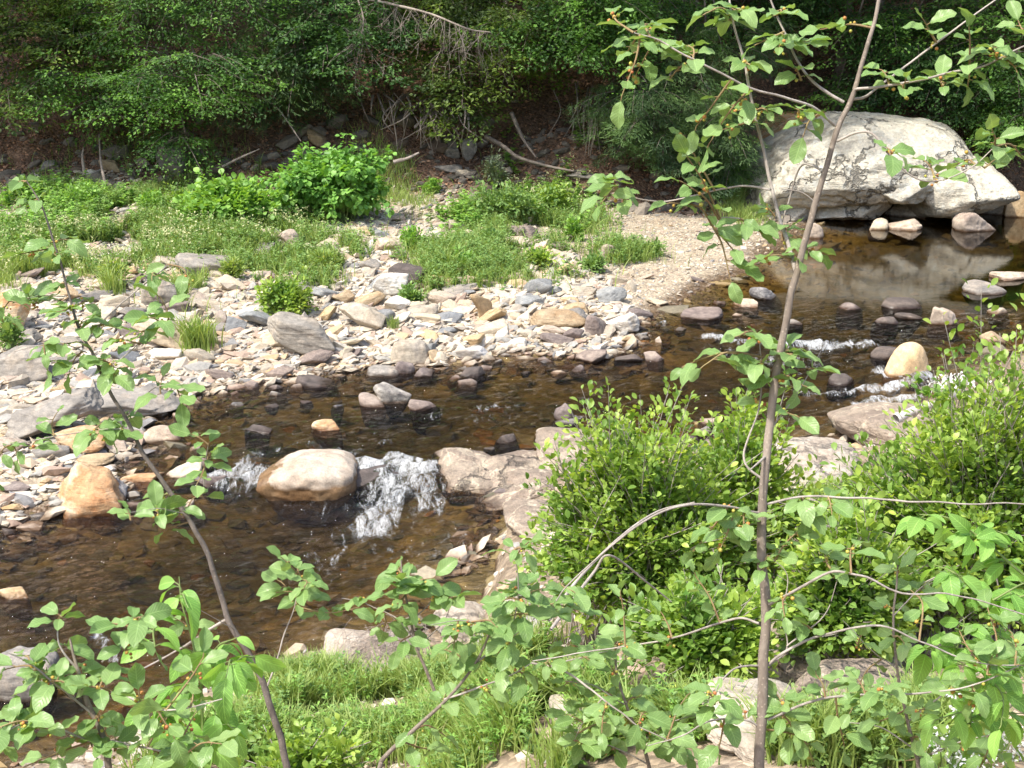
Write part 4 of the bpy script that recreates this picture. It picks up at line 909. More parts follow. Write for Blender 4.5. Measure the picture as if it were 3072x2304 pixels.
for j, (u, vb, w, h, mt_, lab) in enumerate([
    (885, 545, 60, 60, 'lime', "yellow-green seedling between two pale stones in the weeds"), (1155, 487, 38, 45, 'lime', "small lime seedling in front of the dark flowering clump"),
    (1240, 522, 36, 50, 'lime', "lime seedling at the right end of the weed belt"), (1060, 545, 70, 50, 'weed', "low green weed in front of the broad weed clump"),
    (1160, 585, 90, 36, 'bush', "low spreading green weed on the gravel slope"), (930, 425, 60, 32, 'lime', "small bright weed at the foot of the bank right of the dark bush"),
    (245, 625, 60, 60, 'grass', "yellowish weed clump above the left stones"), (885, 660, 60, 30, 'weed', "weed sprouting beside the white quartz boulder"),
    (1000, 590, 70, 40, 'lime', "pale green grassy weed left of the spreading one"), (180, 470, 110, 80, 'lime', "round-leaved green weed behind the left sapling tip"),
    (60, 440, 90, 60, 'weed', "leafy weed clump at the far left of the bar"), (320, 470, 90, 50, 'lime', "green weed clump left of the lime green bush"),
    (390, 465, 60, 50, 'bush', "dark green weed touching the left side of the lime bush"), (500, 610, 40, 50, 'grass', "narrow grassy weed right of the broad grey-tan boulder"),
    (700, 600, 60, 60, 'grass', "tall pale green weed right of the pink angular stone"), (1410, 555, 50, 25, 'weed', "tiny weed on the sandy spit"), (1280, 590, 60, 35, 'weed', "small weed at the left end of the sandy spit"),
    (20, 770, 60, 90, 'weed', "feathery weed at the left edge of the stones")]):
    bush_at("weed", lab, "weed", u, vb, w, h, nsh=26, per=24, ls=.075 if mt_ != 'grass' else .10, leafm=LM[mt_], temps=T_MID if mt_ != 'grass' else T_LAN, stemm=M_GSTEM, seed=60 + j)
def tuft(u, vb, w, h, lab, n_=220, mat='grass', seed=0):
    c = onground(u, vb); px = K / FPX * c[1]; R = np.random.default_rng(seed); root = thing("grass_tuft", lab, "grass tuft", c)
    x = c[0] + R.normal(size=n_) * w * px * .22; y = c[1] + R.normal(size=n_) * w * px * .2
    mb = grass("", (x, y, gh(x, y), h * px * R.uniform(.5, 1.15, n_)), "", seed); L_ = np.array(c); mb.v = [v - L_ for v in mb.v]; mb.obj("blade_clump", LM[mat], root, smooth=False)
tuft(430, 762, 80, 92, "long grass tuft hanging over the stones, green and straw", 420, seed=1); tuft(850, 712, 24, 36, "little dark green grass tuft beside the round blue-grey stone", 80, seed=2)
tuft(970, 590, 30, 60, "tall green grass tuft at the lower edge of the weed belt", 120, seed=3); tuft(700, 590, 50, 50, "pale grass tuft right of the small weeds in the middle left", 120, seed=4)
tuft(245, 640, 50, 70, "yellow-green grass tuft above the left sapling's branch", 160, seed=5)
bush_at("shrub", "dark green shrub with long leaves at the left foot of the huge boulder", "shrub", 1560, 440, 150, 85, nsh=110, per=40, ls=.12, leafm=LM['tree2'], temps=T_LAN, stemm=M_GSTEM, seed=48)
bush_at("shrub", "bright leafy shrub above the right end of the huge boulder", "shrub", 2160, 360, 170, 140, nsh=120, per=40, ls=.10, leafm=LM['lime'], temps=T_MID, stemm=M_GSTEM, seed=49, z=None)

# ------------------------------------------------------------------ wooded bank: trees
def sprays(ml, ms, org, dirs, length, R, leafsize, T=12, Lf=9, temps=T_FAR, droop=.35, spread=.55, twig=True, r=.012):
    """flat fan-shaped leaf sprays; org, dirs: S x 3"""
    S_ = len(org); dirs = norm(dirs); length = np.broadcast_to(length, (S_,)); side = norm(np.cross(dirs, np.array([0, 0, 1.0]) + R.normal(size=(S_, 3)) * .12))
    s = np.linspace(.12, 1, T); sg = np.where(np.arange(T) % 2 == 0, 1, -1); t = np.linspace(.08, 1, Lf)
    axis = lambda q: org[:, None] + dirs[:, None] * (length[:, None] * q)[..., None] + np.array([0, 0, -1]) * (droop * length[:, None] * q ** 2)[..., None]
    A = axis(np.broadcast_to(s, (S_, T)))
    tl = length[:, None] * spread * np.sin(pi * np.clip(s * .85 + .12, 0, 1))[None] * R.uniform(.6, 1.2, (S_, T))
    td = norm(side[:, None] * sg[None, :, None] + dirs[:, None] * .75)
    P_ = A[:, :, None] + td[:, :, None] * (tl[:, :, None] * t)[..., None] + np.array([0, 0, -1]) * (.3 * tl[:, :, None] * t ** 2)[..., None]
    P_ = P_ + R.normal(size=P_.shape) * leafsize * .35
    d = norm(td[:, :, None] + side[:, None, None] * R.choice([-1, 1], (S_, T, Lf))[..., None] * .5 + R.normal(size=P_.shape) * .3 + np.array([0, 0, -.2]))
    nr = norm(np.array([0, -.15, 1.0]) + R.normal(size=P_.shape) * .35)
    keep = R.random((S_, T, Lf)) < .88
    add_leaves(ml, P_[keep], d[keep], nr[keep], leafsize * R.uniform(.6, 1.25, keep.sum()), temps, R)
    if twig and ms is not None:
        for i in range(S_):
            q = axis(np.broadcast_to(np.linspace(-.15, .95, 5), (S_, 5)))[i] if S_ < 2 else org[i] + dirs[i] * length[i] * np.linspace(-.1, .95, 5)[:, None] + np.array([0, 0, -1]) * (droop * length[i] * np.linspace(-.1, .95, 5) ** 2)[:, None]
            tube(ms, q, r, r * .3, 3)
def tree(name, label, bu, bd, crown, mat, seed, temps=T_FAR, ls=.10, nsp=66, top=None, trunk_r=.13, lean=(0, -.12), slen=(.7, 1.35), droop=.22, Tw=11, Lf=8, ntop=60, hgt=11):
    """bu, bd: photo column and distance of the trunk foot; crown: list of (u, v, dist, ru, rv, weight) leaf masses in view; the top crown is above the picture"""
    R = np.random.default_rng(seed); x0 = ray(bu, 300)[0] * bd; y0 = bd * cos(PITCH) + 0; y0 = bd; z0 = float(gh(x0, y0))
    base = np.array([x0, y0, z0 - .1]); root = thing(name, label, "tree", base)
    pl = smoothline([base, base + np.array([lean[0] * 3, lean[1] * 3, 3.2]), base + np.array([lean[0] * 7, lean[1] * 8, 7]), base + np.array([lean[0] * 10, lean[1] * 12, hgt])], 7)
    mt = MB(); tube(mt, pl, trunk_r, trunk_r * .35, 9, .1); ml, ms = MB(), MB()
    for (u, v, d, ru, rv, wgt) in crown:
        v = v - 38; n_ = max(2, int(nsp * wgt)); c = PD(u, v, d); px = K / FPX * d
        g_ = R.normal(size=(n_, 3)); g_ = norm(g_) * R.uniform(.2, 1, (n_, 1)) ** .5
        o_ = c + g_ * np.array([ru * px, 1.3, rv * px]); o_[:, 2] = np.round(o_[:, 2] / .42 + seed * .37) * .42 - seed * .37 * .42 + R.normal(size=n_) * .05; o_[:, 2] = np.maximum(o_[:, 2], gh(o_[:, 0], o_[:, 1]) + .15)
        dr_ = norm(np.stack([g_[:, 0] * .9 + R.normal(size=n_) * .35, -np.abs(R.normal(size=n_)) * .6 - .35, R.normal(size=n_) * .15 - .05], -1))
        sprays(ml, ms, o_, dr_, R.uniform(*slen, n_), R, ls, Tw, Lf, temps, droop)
        # limb from trunk to this mass
        j = int(len(pl) * R.uniform(.25, .6)); tube(ms, smoothline([pl[j], (pl[j] + c) / 2 + np.array([0, 0, .5]), c], 6), trunk_r * .28, .02, 6)
    if ntop:
        n_ = ntop; zt = R.uniform(5.6, hgt + 1.5, n_); a = R.uniform(0, 2 * pi, n_); rr = R.uniform(.3, 2.8, n_)
        o_ = np.stack([x0 + np.cos(a) * rr + lean[0] * 5, y0 - 1.2 + np.sin(a) * rr * 1.1 + lean[1] * 6, zt + 0 * a], -1)
        dr_ = np.stack([np.cos(a), np.sin(a), R.normal(size=n_) * .1], -1); sprays(ml, None, o_, dr_, R.uniform(1.2, 2.0, n_), R, .24, 10, 6, T_FAR, .25, twig=False)
    child(mt, "trunk", M_TRUNK, root); child(ms, "limb", M_TRUNK, root); child(ml, "crown", mat, root, smooth=False); return root
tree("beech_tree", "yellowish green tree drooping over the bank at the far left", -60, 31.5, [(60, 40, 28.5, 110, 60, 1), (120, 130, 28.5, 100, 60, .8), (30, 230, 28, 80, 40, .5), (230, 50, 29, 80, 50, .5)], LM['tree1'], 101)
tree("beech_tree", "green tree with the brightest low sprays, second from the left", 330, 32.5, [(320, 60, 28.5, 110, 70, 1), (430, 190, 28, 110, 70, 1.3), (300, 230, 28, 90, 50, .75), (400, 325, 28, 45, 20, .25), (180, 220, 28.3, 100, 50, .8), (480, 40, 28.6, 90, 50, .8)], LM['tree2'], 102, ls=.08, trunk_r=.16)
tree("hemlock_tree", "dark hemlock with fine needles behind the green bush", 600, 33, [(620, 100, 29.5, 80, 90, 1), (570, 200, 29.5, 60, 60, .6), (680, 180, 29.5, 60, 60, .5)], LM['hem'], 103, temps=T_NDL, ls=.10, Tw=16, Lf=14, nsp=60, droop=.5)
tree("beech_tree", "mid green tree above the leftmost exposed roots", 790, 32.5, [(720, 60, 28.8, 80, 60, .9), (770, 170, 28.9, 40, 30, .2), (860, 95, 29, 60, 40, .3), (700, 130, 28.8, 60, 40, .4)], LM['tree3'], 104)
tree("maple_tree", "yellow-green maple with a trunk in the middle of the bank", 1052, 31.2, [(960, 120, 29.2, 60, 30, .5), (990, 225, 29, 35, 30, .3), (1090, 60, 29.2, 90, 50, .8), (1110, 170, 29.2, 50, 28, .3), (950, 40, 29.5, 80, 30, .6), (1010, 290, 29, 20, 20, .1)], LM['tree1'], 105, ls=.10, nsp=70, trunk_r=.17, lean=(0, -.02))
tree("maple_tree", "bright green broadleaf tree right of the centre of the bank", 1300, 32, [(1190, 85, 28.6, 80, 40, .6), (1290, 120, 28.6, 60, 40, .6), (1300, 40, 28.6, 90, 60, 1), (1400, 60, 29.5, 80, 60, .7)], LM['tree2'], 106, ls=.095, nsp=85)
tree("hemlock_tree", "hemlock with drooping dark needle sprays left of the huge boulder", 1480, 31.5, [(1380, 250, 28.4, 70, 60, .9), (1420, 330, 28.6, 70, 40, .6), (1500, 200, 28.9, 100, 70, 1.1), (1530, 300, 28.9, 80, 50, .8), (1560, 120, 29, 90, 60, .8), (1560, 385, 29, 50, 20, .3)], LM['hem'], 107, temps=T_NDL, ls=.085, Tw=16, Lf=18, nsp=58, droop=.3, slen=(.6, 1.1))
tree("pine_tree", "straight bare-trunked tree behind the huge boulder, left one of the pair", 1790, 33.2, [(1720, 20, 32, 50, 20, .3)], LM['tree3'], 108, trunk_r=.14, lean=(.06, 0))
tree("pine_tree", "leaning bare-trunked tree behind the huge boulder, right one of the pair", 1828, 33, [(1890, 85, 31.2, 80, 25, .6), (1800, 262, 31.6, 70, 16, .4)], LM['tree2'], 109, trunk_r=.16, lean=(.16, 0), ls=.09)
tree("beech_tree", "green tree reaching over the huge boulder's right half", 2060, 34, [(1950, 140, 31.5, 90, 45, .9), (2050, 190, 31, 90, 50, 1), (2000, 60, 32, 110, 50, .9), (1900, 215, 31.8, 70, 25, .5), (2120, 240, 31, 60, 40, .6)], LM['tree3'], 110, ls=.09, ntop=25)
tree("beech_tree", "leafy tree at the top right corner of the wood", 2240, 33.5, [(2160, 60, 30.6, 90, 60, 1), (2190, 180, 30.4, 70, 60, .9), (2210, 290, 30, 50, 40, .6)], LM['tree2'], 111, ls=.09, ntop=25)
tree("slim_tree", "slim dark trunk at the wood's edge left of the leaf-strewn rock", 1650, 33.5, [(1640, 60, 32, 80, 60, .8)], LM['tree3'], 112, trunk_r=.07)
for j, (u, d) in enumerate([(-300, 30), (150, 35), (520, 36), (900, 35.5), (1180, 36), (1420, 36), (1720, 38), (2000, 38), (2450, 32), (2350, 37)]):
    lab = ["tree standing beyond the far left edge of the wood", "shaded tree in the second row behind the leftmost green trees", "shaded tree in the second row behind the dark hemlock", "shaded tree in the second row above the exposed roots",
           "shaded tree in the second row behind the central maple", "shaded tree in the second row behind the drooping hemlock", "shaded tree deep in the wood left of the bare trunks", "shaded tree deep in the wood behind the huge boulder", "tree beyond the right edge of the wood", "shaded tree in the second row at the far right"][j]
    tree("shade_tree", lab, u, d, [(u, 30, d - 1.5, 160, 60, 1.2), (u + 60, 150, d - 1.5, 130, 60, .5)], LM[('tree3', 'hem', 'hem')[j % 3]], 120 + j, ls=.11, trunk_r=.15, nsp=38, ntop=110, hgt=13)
# trees higher up the hill, above the picture: they show in the river's reflections and shade the bank
for j in range(9):
    x = -18 + j * 4.6; R = np.random.default_rng(200 + j); y = 40 + R.uniform(-1, 4); z = float(gh(x, y)); root = thing("hill_tree", "tree high on the slope above the picture, mirrored in the river", "tree", (x, y, z), "trees higher up the slope")
    mt, ml = MB(), MB(); tube(mt, np.array([[x, y, z - .2], [x, y - .3, z + 5], [x, y - .6, z + 10]]), .2, .06, 7)
    n_ = 130; a = R.uniform(0, 2 * pi, n_); q = R.uniform(0, 1, n_); o_ = np.stack([x + np.cos(a) * 1.2, y - .6 + np.sin(a) * 1.2, z + 1.5 + q * 9.5], -1)
    sprays(ml, None, o_, np.stack([np.cos(a), np.sin(a), 0 * a - .05], -1), (2.4 - 1.5 * q) * R.uniform(.7, 1.2, n_), R, .3, 10, 6, T_FAR, .3, twig=False)
    child(mt, "trunk", M_TRUNK, root); child(ml, "crown", LM['tree3' if j % 2 else 'tree2'], root, smooth=False)

# roots, dead branches and logs on the bank
def sticks(name, label, cat, paths, r, mat, parts=None, k=6):
    p0 = np.array(paths[0][0]); root = thing(name, label, cat, p0)
    for pl, rr in zip(paths, r):
        mb = MB(); q = smoothline(pl, 6); tube(mb, q, rr, rr * .35, k, .15); child(mb, (parts or "branch"), mat, root)
    return root
def PG(u, v, up=.1, back=0.0):
    p = onground(u, v); d = p[1] - back; return np.array([p[0] * d / p[1], d, p[2] + up])
for j, (uc, vc, w, h, n_, lab) in enumerate([(930, 270, 90, 60, 34, "tangled mass of bare roots hanging from the eroded bank, left of the trunk"), (1275, 260, 45, 85, 30, "bundle of long thin bare stems arching down the bank right of the log"), (850, 235, 60, 40, 16, "shaded bare root tangle under the middle trees")]):
    R = np.random.default_rng(300 + j); paths = []
    for i in range(n_):
        u0 = uc + R.normal() * w * .5; v0 = vc - h * R.uniform(.3, 1); d0 = 29.2 + R.uniform(-.5, .5)
        a = PD(u0, v0, d0 + .2); du = R.normal() * w * .45; b = PD(u0 + du * .4 + R.normal() * 12, v0 + h * .55, d0 - .3); c = PD(u0 + du, v0 + h * R.uniform(.9, 1.5), d0 - .1)
        paths.append([a, b, c])
    root = thing("exposed_roots" if j != 1 else "bare_shrub", lab, "roots" if j != 1 else "shrub", paths[0][0]); mb = MB()
    for pl in paths: tube(mb, smoothline(pl, 6), R.uniform(.012, .035) if j != 1 else .016, .008, 5)
    child(mb, "root" if j != 1 else "stem", M_ROOT, root)
def dead(name, label, cat, pts, r, side=0, mat=None, seed=0, k=7):
    """pts: (u, v, dist)"""
    R = np.random.default_rng(seed); P_ = [PD(*q) for q in pts]; root = thing(name, label, cat, P_[0]); mb = MB(); pl = smoothline(P_, 8); tube(mb, pl, r, r * .4, k, .2); child(mb, "trunk" if side == 0 else "limb", mat or M_ROOT, root)
    if side:
        mb = MB()
        for i in range(side):
            j = R.integers(len(pl) // 6, len(pl)); a = pl[j]; l = R.uniform(.3, 1.0); d = norm(np.array([R.normal() * .6, R.normal() * .3, -abs(R.normal()) - .3]))
            q = smoothline([a, a + d * l * .5 + R.normal(size=3) * .06, a + d * l + R.normal(size=3) * .1], 4); tube(mb, q, r * .22, .003, 3)
            for _ in range(4):
                b = q[R.integers(2, len(q))]; e = b + norm(d + R.normal(size=3) * .7) * l * R.uniform(.2, .45); tube(mb, np.array([b, (b + e) / 2 + R.normal(size=3) * .02, e]), .005, .002, 3)
        child(mb, "twig", mat or M_ROOT, root)
dead("dead_branch", "pale dead branch with hanging twigs at the top of the picture, larger", "dead branch", [(760, -10, 27.8), (850, 10, 27.6), (930, 30, 27.4), (1010, 62, 27.2), (1060, 70, 27.2)], .035, 60, M_ROOT, 1)
dead("dead_branch", "drooping dead twig spray at the upper left of the bare branch", "dead branch", [(770, -10, 27.6), (785, 40, 27.5), (778, 90, 27.5)], .02, 22, M_ROOT, 2)
dead("fallen_log", "brown broken log leaning down the bank at the centre", "log", [(1105, 245, 29.0), (1130, 300, 28.6), (1158, 340, 28.2)], .05, mat=M_TRUNK)
dead("fallen_log", "long dark root-like log lying at the foot of the bank", "log", [(1050, 295, 28.9), (1090, 318, 28.6), (1120, 340, 28.3), (1180, 358, 28.1), (1240, 370, 27.9)], .055, mat=M_TRUNK)
dead("fallen_log", "short pale stub leaning against the leafy bank right of the trunk", "log", [(1088, 222, 29.6), (1112, 185, 29.8)], .04, mat=M_TRUNK)
dead("dead_stick", "pale stick leaning over the root tangle", "stick", [(895, 276, 28.8), (925, 245, 28.9), (958, 200, 29.2)], .035)
dead("dead_stick", "bent dead branch arching at the far left of the bank", "stick", [(50, 232, 28.8), (75, 180, 28.8), (100, 160, 28.9), (165, 130, 29)], .03)
dead("dead_stick", "thin grey pole standing before the bank, left", "stick", [(228, 400, 27.6), (218, 350, 27.9), (214, 290, 28.2)], .035)
dead("dead_stick", "second thin grey pole, slightly left of the first pole", "stick", [(183, 380, 27.7), (178, 340, 27.9), (180, 320, 28)], .035)
dead("dead_stick", "long diagonal stick reaching the tan rock above the dark bush", "stick", [(555, 205, 28.8), (600, 235, 28.6), (650, 305, 28.3)], .03)
dead("dead_stick", "sticks lying against the bank left of the dark bush", "stick", [(480, 360, 28), (520, 340, 28), (560, 322, 28)], .03)
dead("dead_root", "dark stump root at the foot of the bank", "root", [(850, 350, 28.2), (880, 342, 28.2), (905, 330, 28.3)], .05)

# ------------------------------------------------------------------ near bank bushes
bush_at("green_bush", "big small-leaved bush at the centre right hiding the near shore", "bush", 1400, 1440, 580, 520, dep=7.6, nsh=600, per=56, ls=.045, leafm=LM['bush'], temps=T_MID, stemm=M_TWIG, seed=501, arch=.2, upb=.9, lo=.3, dr=.6, r=.006)
bush_at("green_bush", "big small-leaved bush at the right edge below the golden boulder", "bush", 2130, 1500, 680, 650, dep=7.0, nsh=720, per=54, ls=.046, leafm=LM['bush'], temps=T_MID, stemm=M_TWIG, seed=502, arch=.2, upb=.9, lo=.3, dr=.6, r=.006)
bush_at("green_bush", "smaller glossy bush between the two big bushes, right of the trunk", "bush", 1830, 1490, 380, 380, dep=6.6, nsh=260, per=44, ls=.05, leafm=LM['bush'], temps=T_MID, stemm=M_TWIG, seed=503, arch=.2, upb=.8, lo=.3, dr=.6, r=.006)
bush_at("green_bush", "low bush in front of the centre right bush, left of the sapling trunk", "bush", 1520, 1520, 360, 260, dep=6.3, nsh=180, per=42, ls=.05, leafm=LM['bush'], temps=T_MID, stemm=M_TWIG, seed=504, arch=.2, upb=.8, lo=.3, dr=.6, r=.006)
bush_at("green_bush", "small-leaved bush joining the centre right bush to the sapling trunk", "bush", 1590, 1380, 330, 470, dep=8.2, nsh=300, per=44, ls=.052, leafm=LM['bush'], temps=T_MID, stemm=M_TWIG, seed=507, arch=.2, upb=.9, lo=.3, dr=.6, r=.006)
bush_at("green_shrub", "low yellow-green shrub behind the leaning sapling's lower trunk", "shrub", 640, 1560, 300, 160, dep=6.4, nsh=120, per=40, ls=.045, leafm=LM['bush'], temps=T_MID, stemm=M_TWIG, seed=505, dr=.6)
bush_at("green_shrub", "small upright shrub beside the driftwood with red tips", "shrub", 1880, 960, 60, 60, dep=11.6, nsh=26, per=26, ls=.06, leafm=LM['lime'], temps=T_MID, stemm=M_GSTEM, seed=506)
# driftwood
def drift():
    pts = [[(1935, 905), (1985, 882), (2030, 868), (2062, 840)], [(2050, 852), (2085, 858), (2115, 876)], [(2062, 845), (2078, 825)], [(2040, 862), (2062, 890)], [(1990, 880), (1975, 900)]]
    root = thing("driftwood", "bleached forked driftwood lying on the mauve outcrop", "driftwood", PD(1935, 905, 11))
    for j, p in enumerate(pts):
        mb = MB(); tube(mb, smoothline([PD(u, v, 11 + .1 * i) for i, (u, v) in enumerate(p)], 7), [.045, .045, .03, .02, .02][j], .015, 8, .3); child(mb, "branch", M_DRIFT, root)
drift()
def flower_plant(label, spots, dep, seed, size=.02, n_=60, leaf=True):
    R = np.random.default_rng(seed); base = PD(spots[0][0], spots[0][1] + 60, dep); base[2] = gh(base[0], base[1]); root = thing("flowering_shrub", label, "flowering plant", base); ms = MB(); ml = MB()
    for (u, v) in spots:
        c = PD(u, v, dep + R.normal() * .1); tube(ms, smoothline([base, (base + c) / 2 + np.array([0, 0, .1]), c], 6), .006, .002, 4)
        mf = MB(); q = c + R.normal(size=(n_, 3)) * size * np.array([1.4, 1, .6]); add_leaves(mf, q, R.normal(size=(n_, 3)), norm(R.normal(size=(n_, 3)) + np.array([0, -.5, 1])), size * .7, T_FAR, R); child(mf, "blossom", LM['petal'], root, smooth=False)
        k_ = 26; t = R.uniform(.4, .97, (k_, 1)); pos = base * (1 - t) + c * t + np.array([0, 0, .1]) * np.sin(t * pi) * .5 + R.normal(size=(k_, 3)) * .03; add_leaves(ml, pos, R.normal(size=(k_, 3)) + np.array([0, 0, .3]), norm(R.normal(size=(k_, 3)) * .4 + np.array([0, 0, 1])), .05, T_MID, R)
    child(ms, "stem", M_GSTEM, root); child(ml, "foliage", LM['bush'], root)
flower_plant("white flowering shrub at the bottom right corner", [(2084, 1500), (2092, 1535), (2030, 1598), (2180, 1590), (2200, 1625), (2052, 1636), (2120, 1650)], 3.6, 1)
flower_plant("white flowering shoots growing behind the driftwood", [(2040, 825), (2058, 818), (2075, 830), (2050, 842), (2030, 835), (2088, 822)], 11.2, 2, .05, 50)

# near bank grass and weeds
NB = [(800, 1600, 170, 60, 1), (1000, 1600, 170, 60, 1), (700, 1560, 140, 60, .7), (1130, 1560, 150, 50, .8), (500, 1620, 150, 40, .4), (1400, 1620, 160, 40, .5), (1850, 1640, 200, 30, .4), (2050, 1600, 120, 40, .5), (1780, 1100, 60, 40, .12), (1890, 950, 50, 20, .1), (660, 1490, 90, 30, .3), (950, 1500, 120, 40, .6)]
mb = grass("", patch(16000, NB, (.08, .34), Rg), "", 5); tag(mb.obj("bank_grass", LM['grass'], smooth=False), "yellow-green grass and sedge on the near bank", "grass", kind='stuff')
herb_mass("bank_weeds", 600, NB, (.08, .28), LM['weed'], T_MID, .04, "low green weeds on the near bank", Rg, 7, 18)
herb_mass("bank_herbs", 450, NB[:6], (.10, .30), LM['lime'], T_LAN, .055, "feathery yellow-green herbs on the near bank", Rg, 9, 20)
# straw draped over the pale rock
R = np.random.default_rng(77); c = onground(850, 1450); mb = MB()
for i in range(260):
    a = c + np.array([R.normal() * .16, R.normal() * .12, .22 + R.uniform(0, .1)]); b = a + np.array([R.normal() * .12, -.1 + R.normal() * .08, -.05 - R.uniform(0, .15)]); tube(mb, smoothline([a, (a + b) / 2 + np.array([0, 0, .05]), b], 3), .0022, .001, 3)
o = mb.obj("dry_grass_clump", M_ROOT, origin=c); tag(o, "tangle of dead brown grass hanging over the pale lichen rock", "dry grass")

# ------------------------------------------------------------------ foreground saplings and shrubs
def twig_leaves(mt, ml, mbr, p0, p1, n_, size, R, temps, r=.0016, berries=.5, flat=.35, droop=0.1):
    p0 = np.asarray(p0); p1 = np.asarray(p1); ln = np.linalg.norm(p1 - p0); mid = (p0 + p1) / 2 + np.array([0, 0, ln * .08]) + R.normal(size=3) * ln * .06
    pl = smoothline([p0, mid, p1], 6); tube(mt, pl, r * 1.4, r * .6, 5)
    span = min(1.0, (size * n_ * .42) / (ln + 1e-6)); t = 1 - span * np.linspace(0, 1, n_) * .98; k_ = np.clip(t, 0, 1) * (len(pl) - 1); i0 = np.minimum(k_.astype(int), len(pl) - 2); f_ = (k_ - i0)[:, None]
    pos = pl[i0] * (1 - f_) + pl[i0 + 1] * f_; ax = norm(pl[-1] - pl[-3])[None]
    az = np.arange(n_) * 2.4 + R.uniform(0, 6); out = np.stack([np.cos(az), np.sin(az) * .9, R.uniform(-.25, .35, n_)], -1); out = norm(out + ax * .35)
    out[0] = norm(ax[0] + R.normal(size=3) * .25)
    pet = size * .16; s = size * R.uniform(.55, 1.15, n_)
    for i in range(n_): tube(mt, np.array([pos[i], pos[i] + out[i] * pet]), .0011, .0009, 4)
    nr = norm(np.array([0, -.22, 1.0]) + R.normal(size=(n_, 3)) * flat); add_leaves(ml, pos + out * pet, out + np.array([0, 0, -droop]), nr, s, temps, R)
    if mbr is not None and R.random() < berries:
        dv, f = ICO[1]
        j = R.integers(n_)
        for _ in range(R.integers(2, 6)):
            q = pos[j] + R.normal(size=3) * .006 - np.array([0, 0, .004]); mbr.add(q + dv * R.uniform(.0026, .0042), f)
def near_plant(name, label, cat, trunk, tr, branches, clusters, dep, size, seed, leafm=None, temps=None, tm=None, bm=None, berries=.5, fol="foliage", auto=0.0, flat=.35, tip=None, dj=.10, dj2=None, droop=.1, cs=1.0, extra=3):
    """trunk, branches: photo polylines (u, v[, distance]); clusters: (u, v, leaves)"""
    R = np.random.default_rng(seed); D = lambda q: PD(q[0], q[1], q[2] if len(q) > 2 else dep)
    root_p = D(trunk[0]); root = thing(name, label, cat, root_p); mt = MB(); pl = smoothline([D(q) for q in trunk], 8)
    pl = pl + fbm(pl * 9, 2)[:, None] * np.array([.004, .004, 0]); tube(mt, pl, tr[0], tr[1], 12, .08); child(mt, "trunk" if tr[0] > .008 else "stem", tm or M_BARK, root)
    nodes = [pl[len(pl) // 3:]]
    for br, r in branches:
        R2 = np.random.default_rng(int(br[0][0] + br[-1][1])); P_ = []; dd = R2.uniform(-1, 1) * dj * 1.5
        for i, q in enumerate(br): P_.append(PD(q[0], q[1], q[2] if len(q) > 2 else dep + dd * min(1, i / 2.5)))
        bl = smoothline(P_, 7); bl = bl + fbm(bl * 14, 2)[:, None] * np.array([.002, .002, .002]) * min(1, 1); mb = MB(); tube(mb, bl, r * .78, r * .3, 7, .1); child(mb, "branch", bm or M_TWIG, root); nodes.append(bl)
    allp = np.vstack(nodes); nclu = 0
    def flush(ms, ml, mbr):
        p_ = ms.v[0].mean(0); ms.v = [v - root_p for v in ms.v]
        tw = ms.obj("twig", M_RED if bm is None else bm, root)
        for b_, nm_, mt_ in ((ml, "leaves", leafm or LM['buck']), (mbr, "berry_cluster", mB)):
            if b_.n: b_.v = [v - root_p for v in b_.v]; b_.obj(nm_, mt_, tw)
    for (u, v, n_) in clusters[:98]:
        ml, ms, mbr = MB(), MB(), MB()
        p1 = PD(u, v, dep + R.normal() * dj * .7); near = allp[np.argmin(np.linalg.norm((allp - p1) * np.array([1, .6, 1.15]) + np.array([0, 0, .0]), axis=1))]
        p1 = p1 + (near - p1) * np.array([0, .35, 0])
        if np.linalg.norm(near - p1) < .02: near = near + np.array([0, 0, -.02])
        twig_leaves(ms, ml, mbr, near, p1, n_ + extra, size, R, temps or T_NEAR, berries=berries, flat=flat, droop=droop); flush(ms, ml, mbr); nclu += 1
    if auto:
        for bl in nodes[1:]:
            ln = np.linalg.norm(np.diff(bl, axis=0), axis=1).sum(); 
            for _ in range(int(ln * auto)):
                j = int(R.uniform(.35, 1) * (len(bl) - 1)); p0 = bl[j]; d = norm(R.normal(size=3) * np.array([1, 1, .5]) + np.array([0, 0, .25])); 
                if nclu >= 98: break
                ml, ms, mbr = MB(), MB(), MB(); twig_leaves(ms, ml, mbr, p0, p0 + d * R.uniform(.05, .14), R.integers(4, 8), size, R, temps or T_NEAR, berries=berries, flat=flat, droop=droop); flush(ms, ml, mbr); nclu += 1
    return root
TALL = 2.3
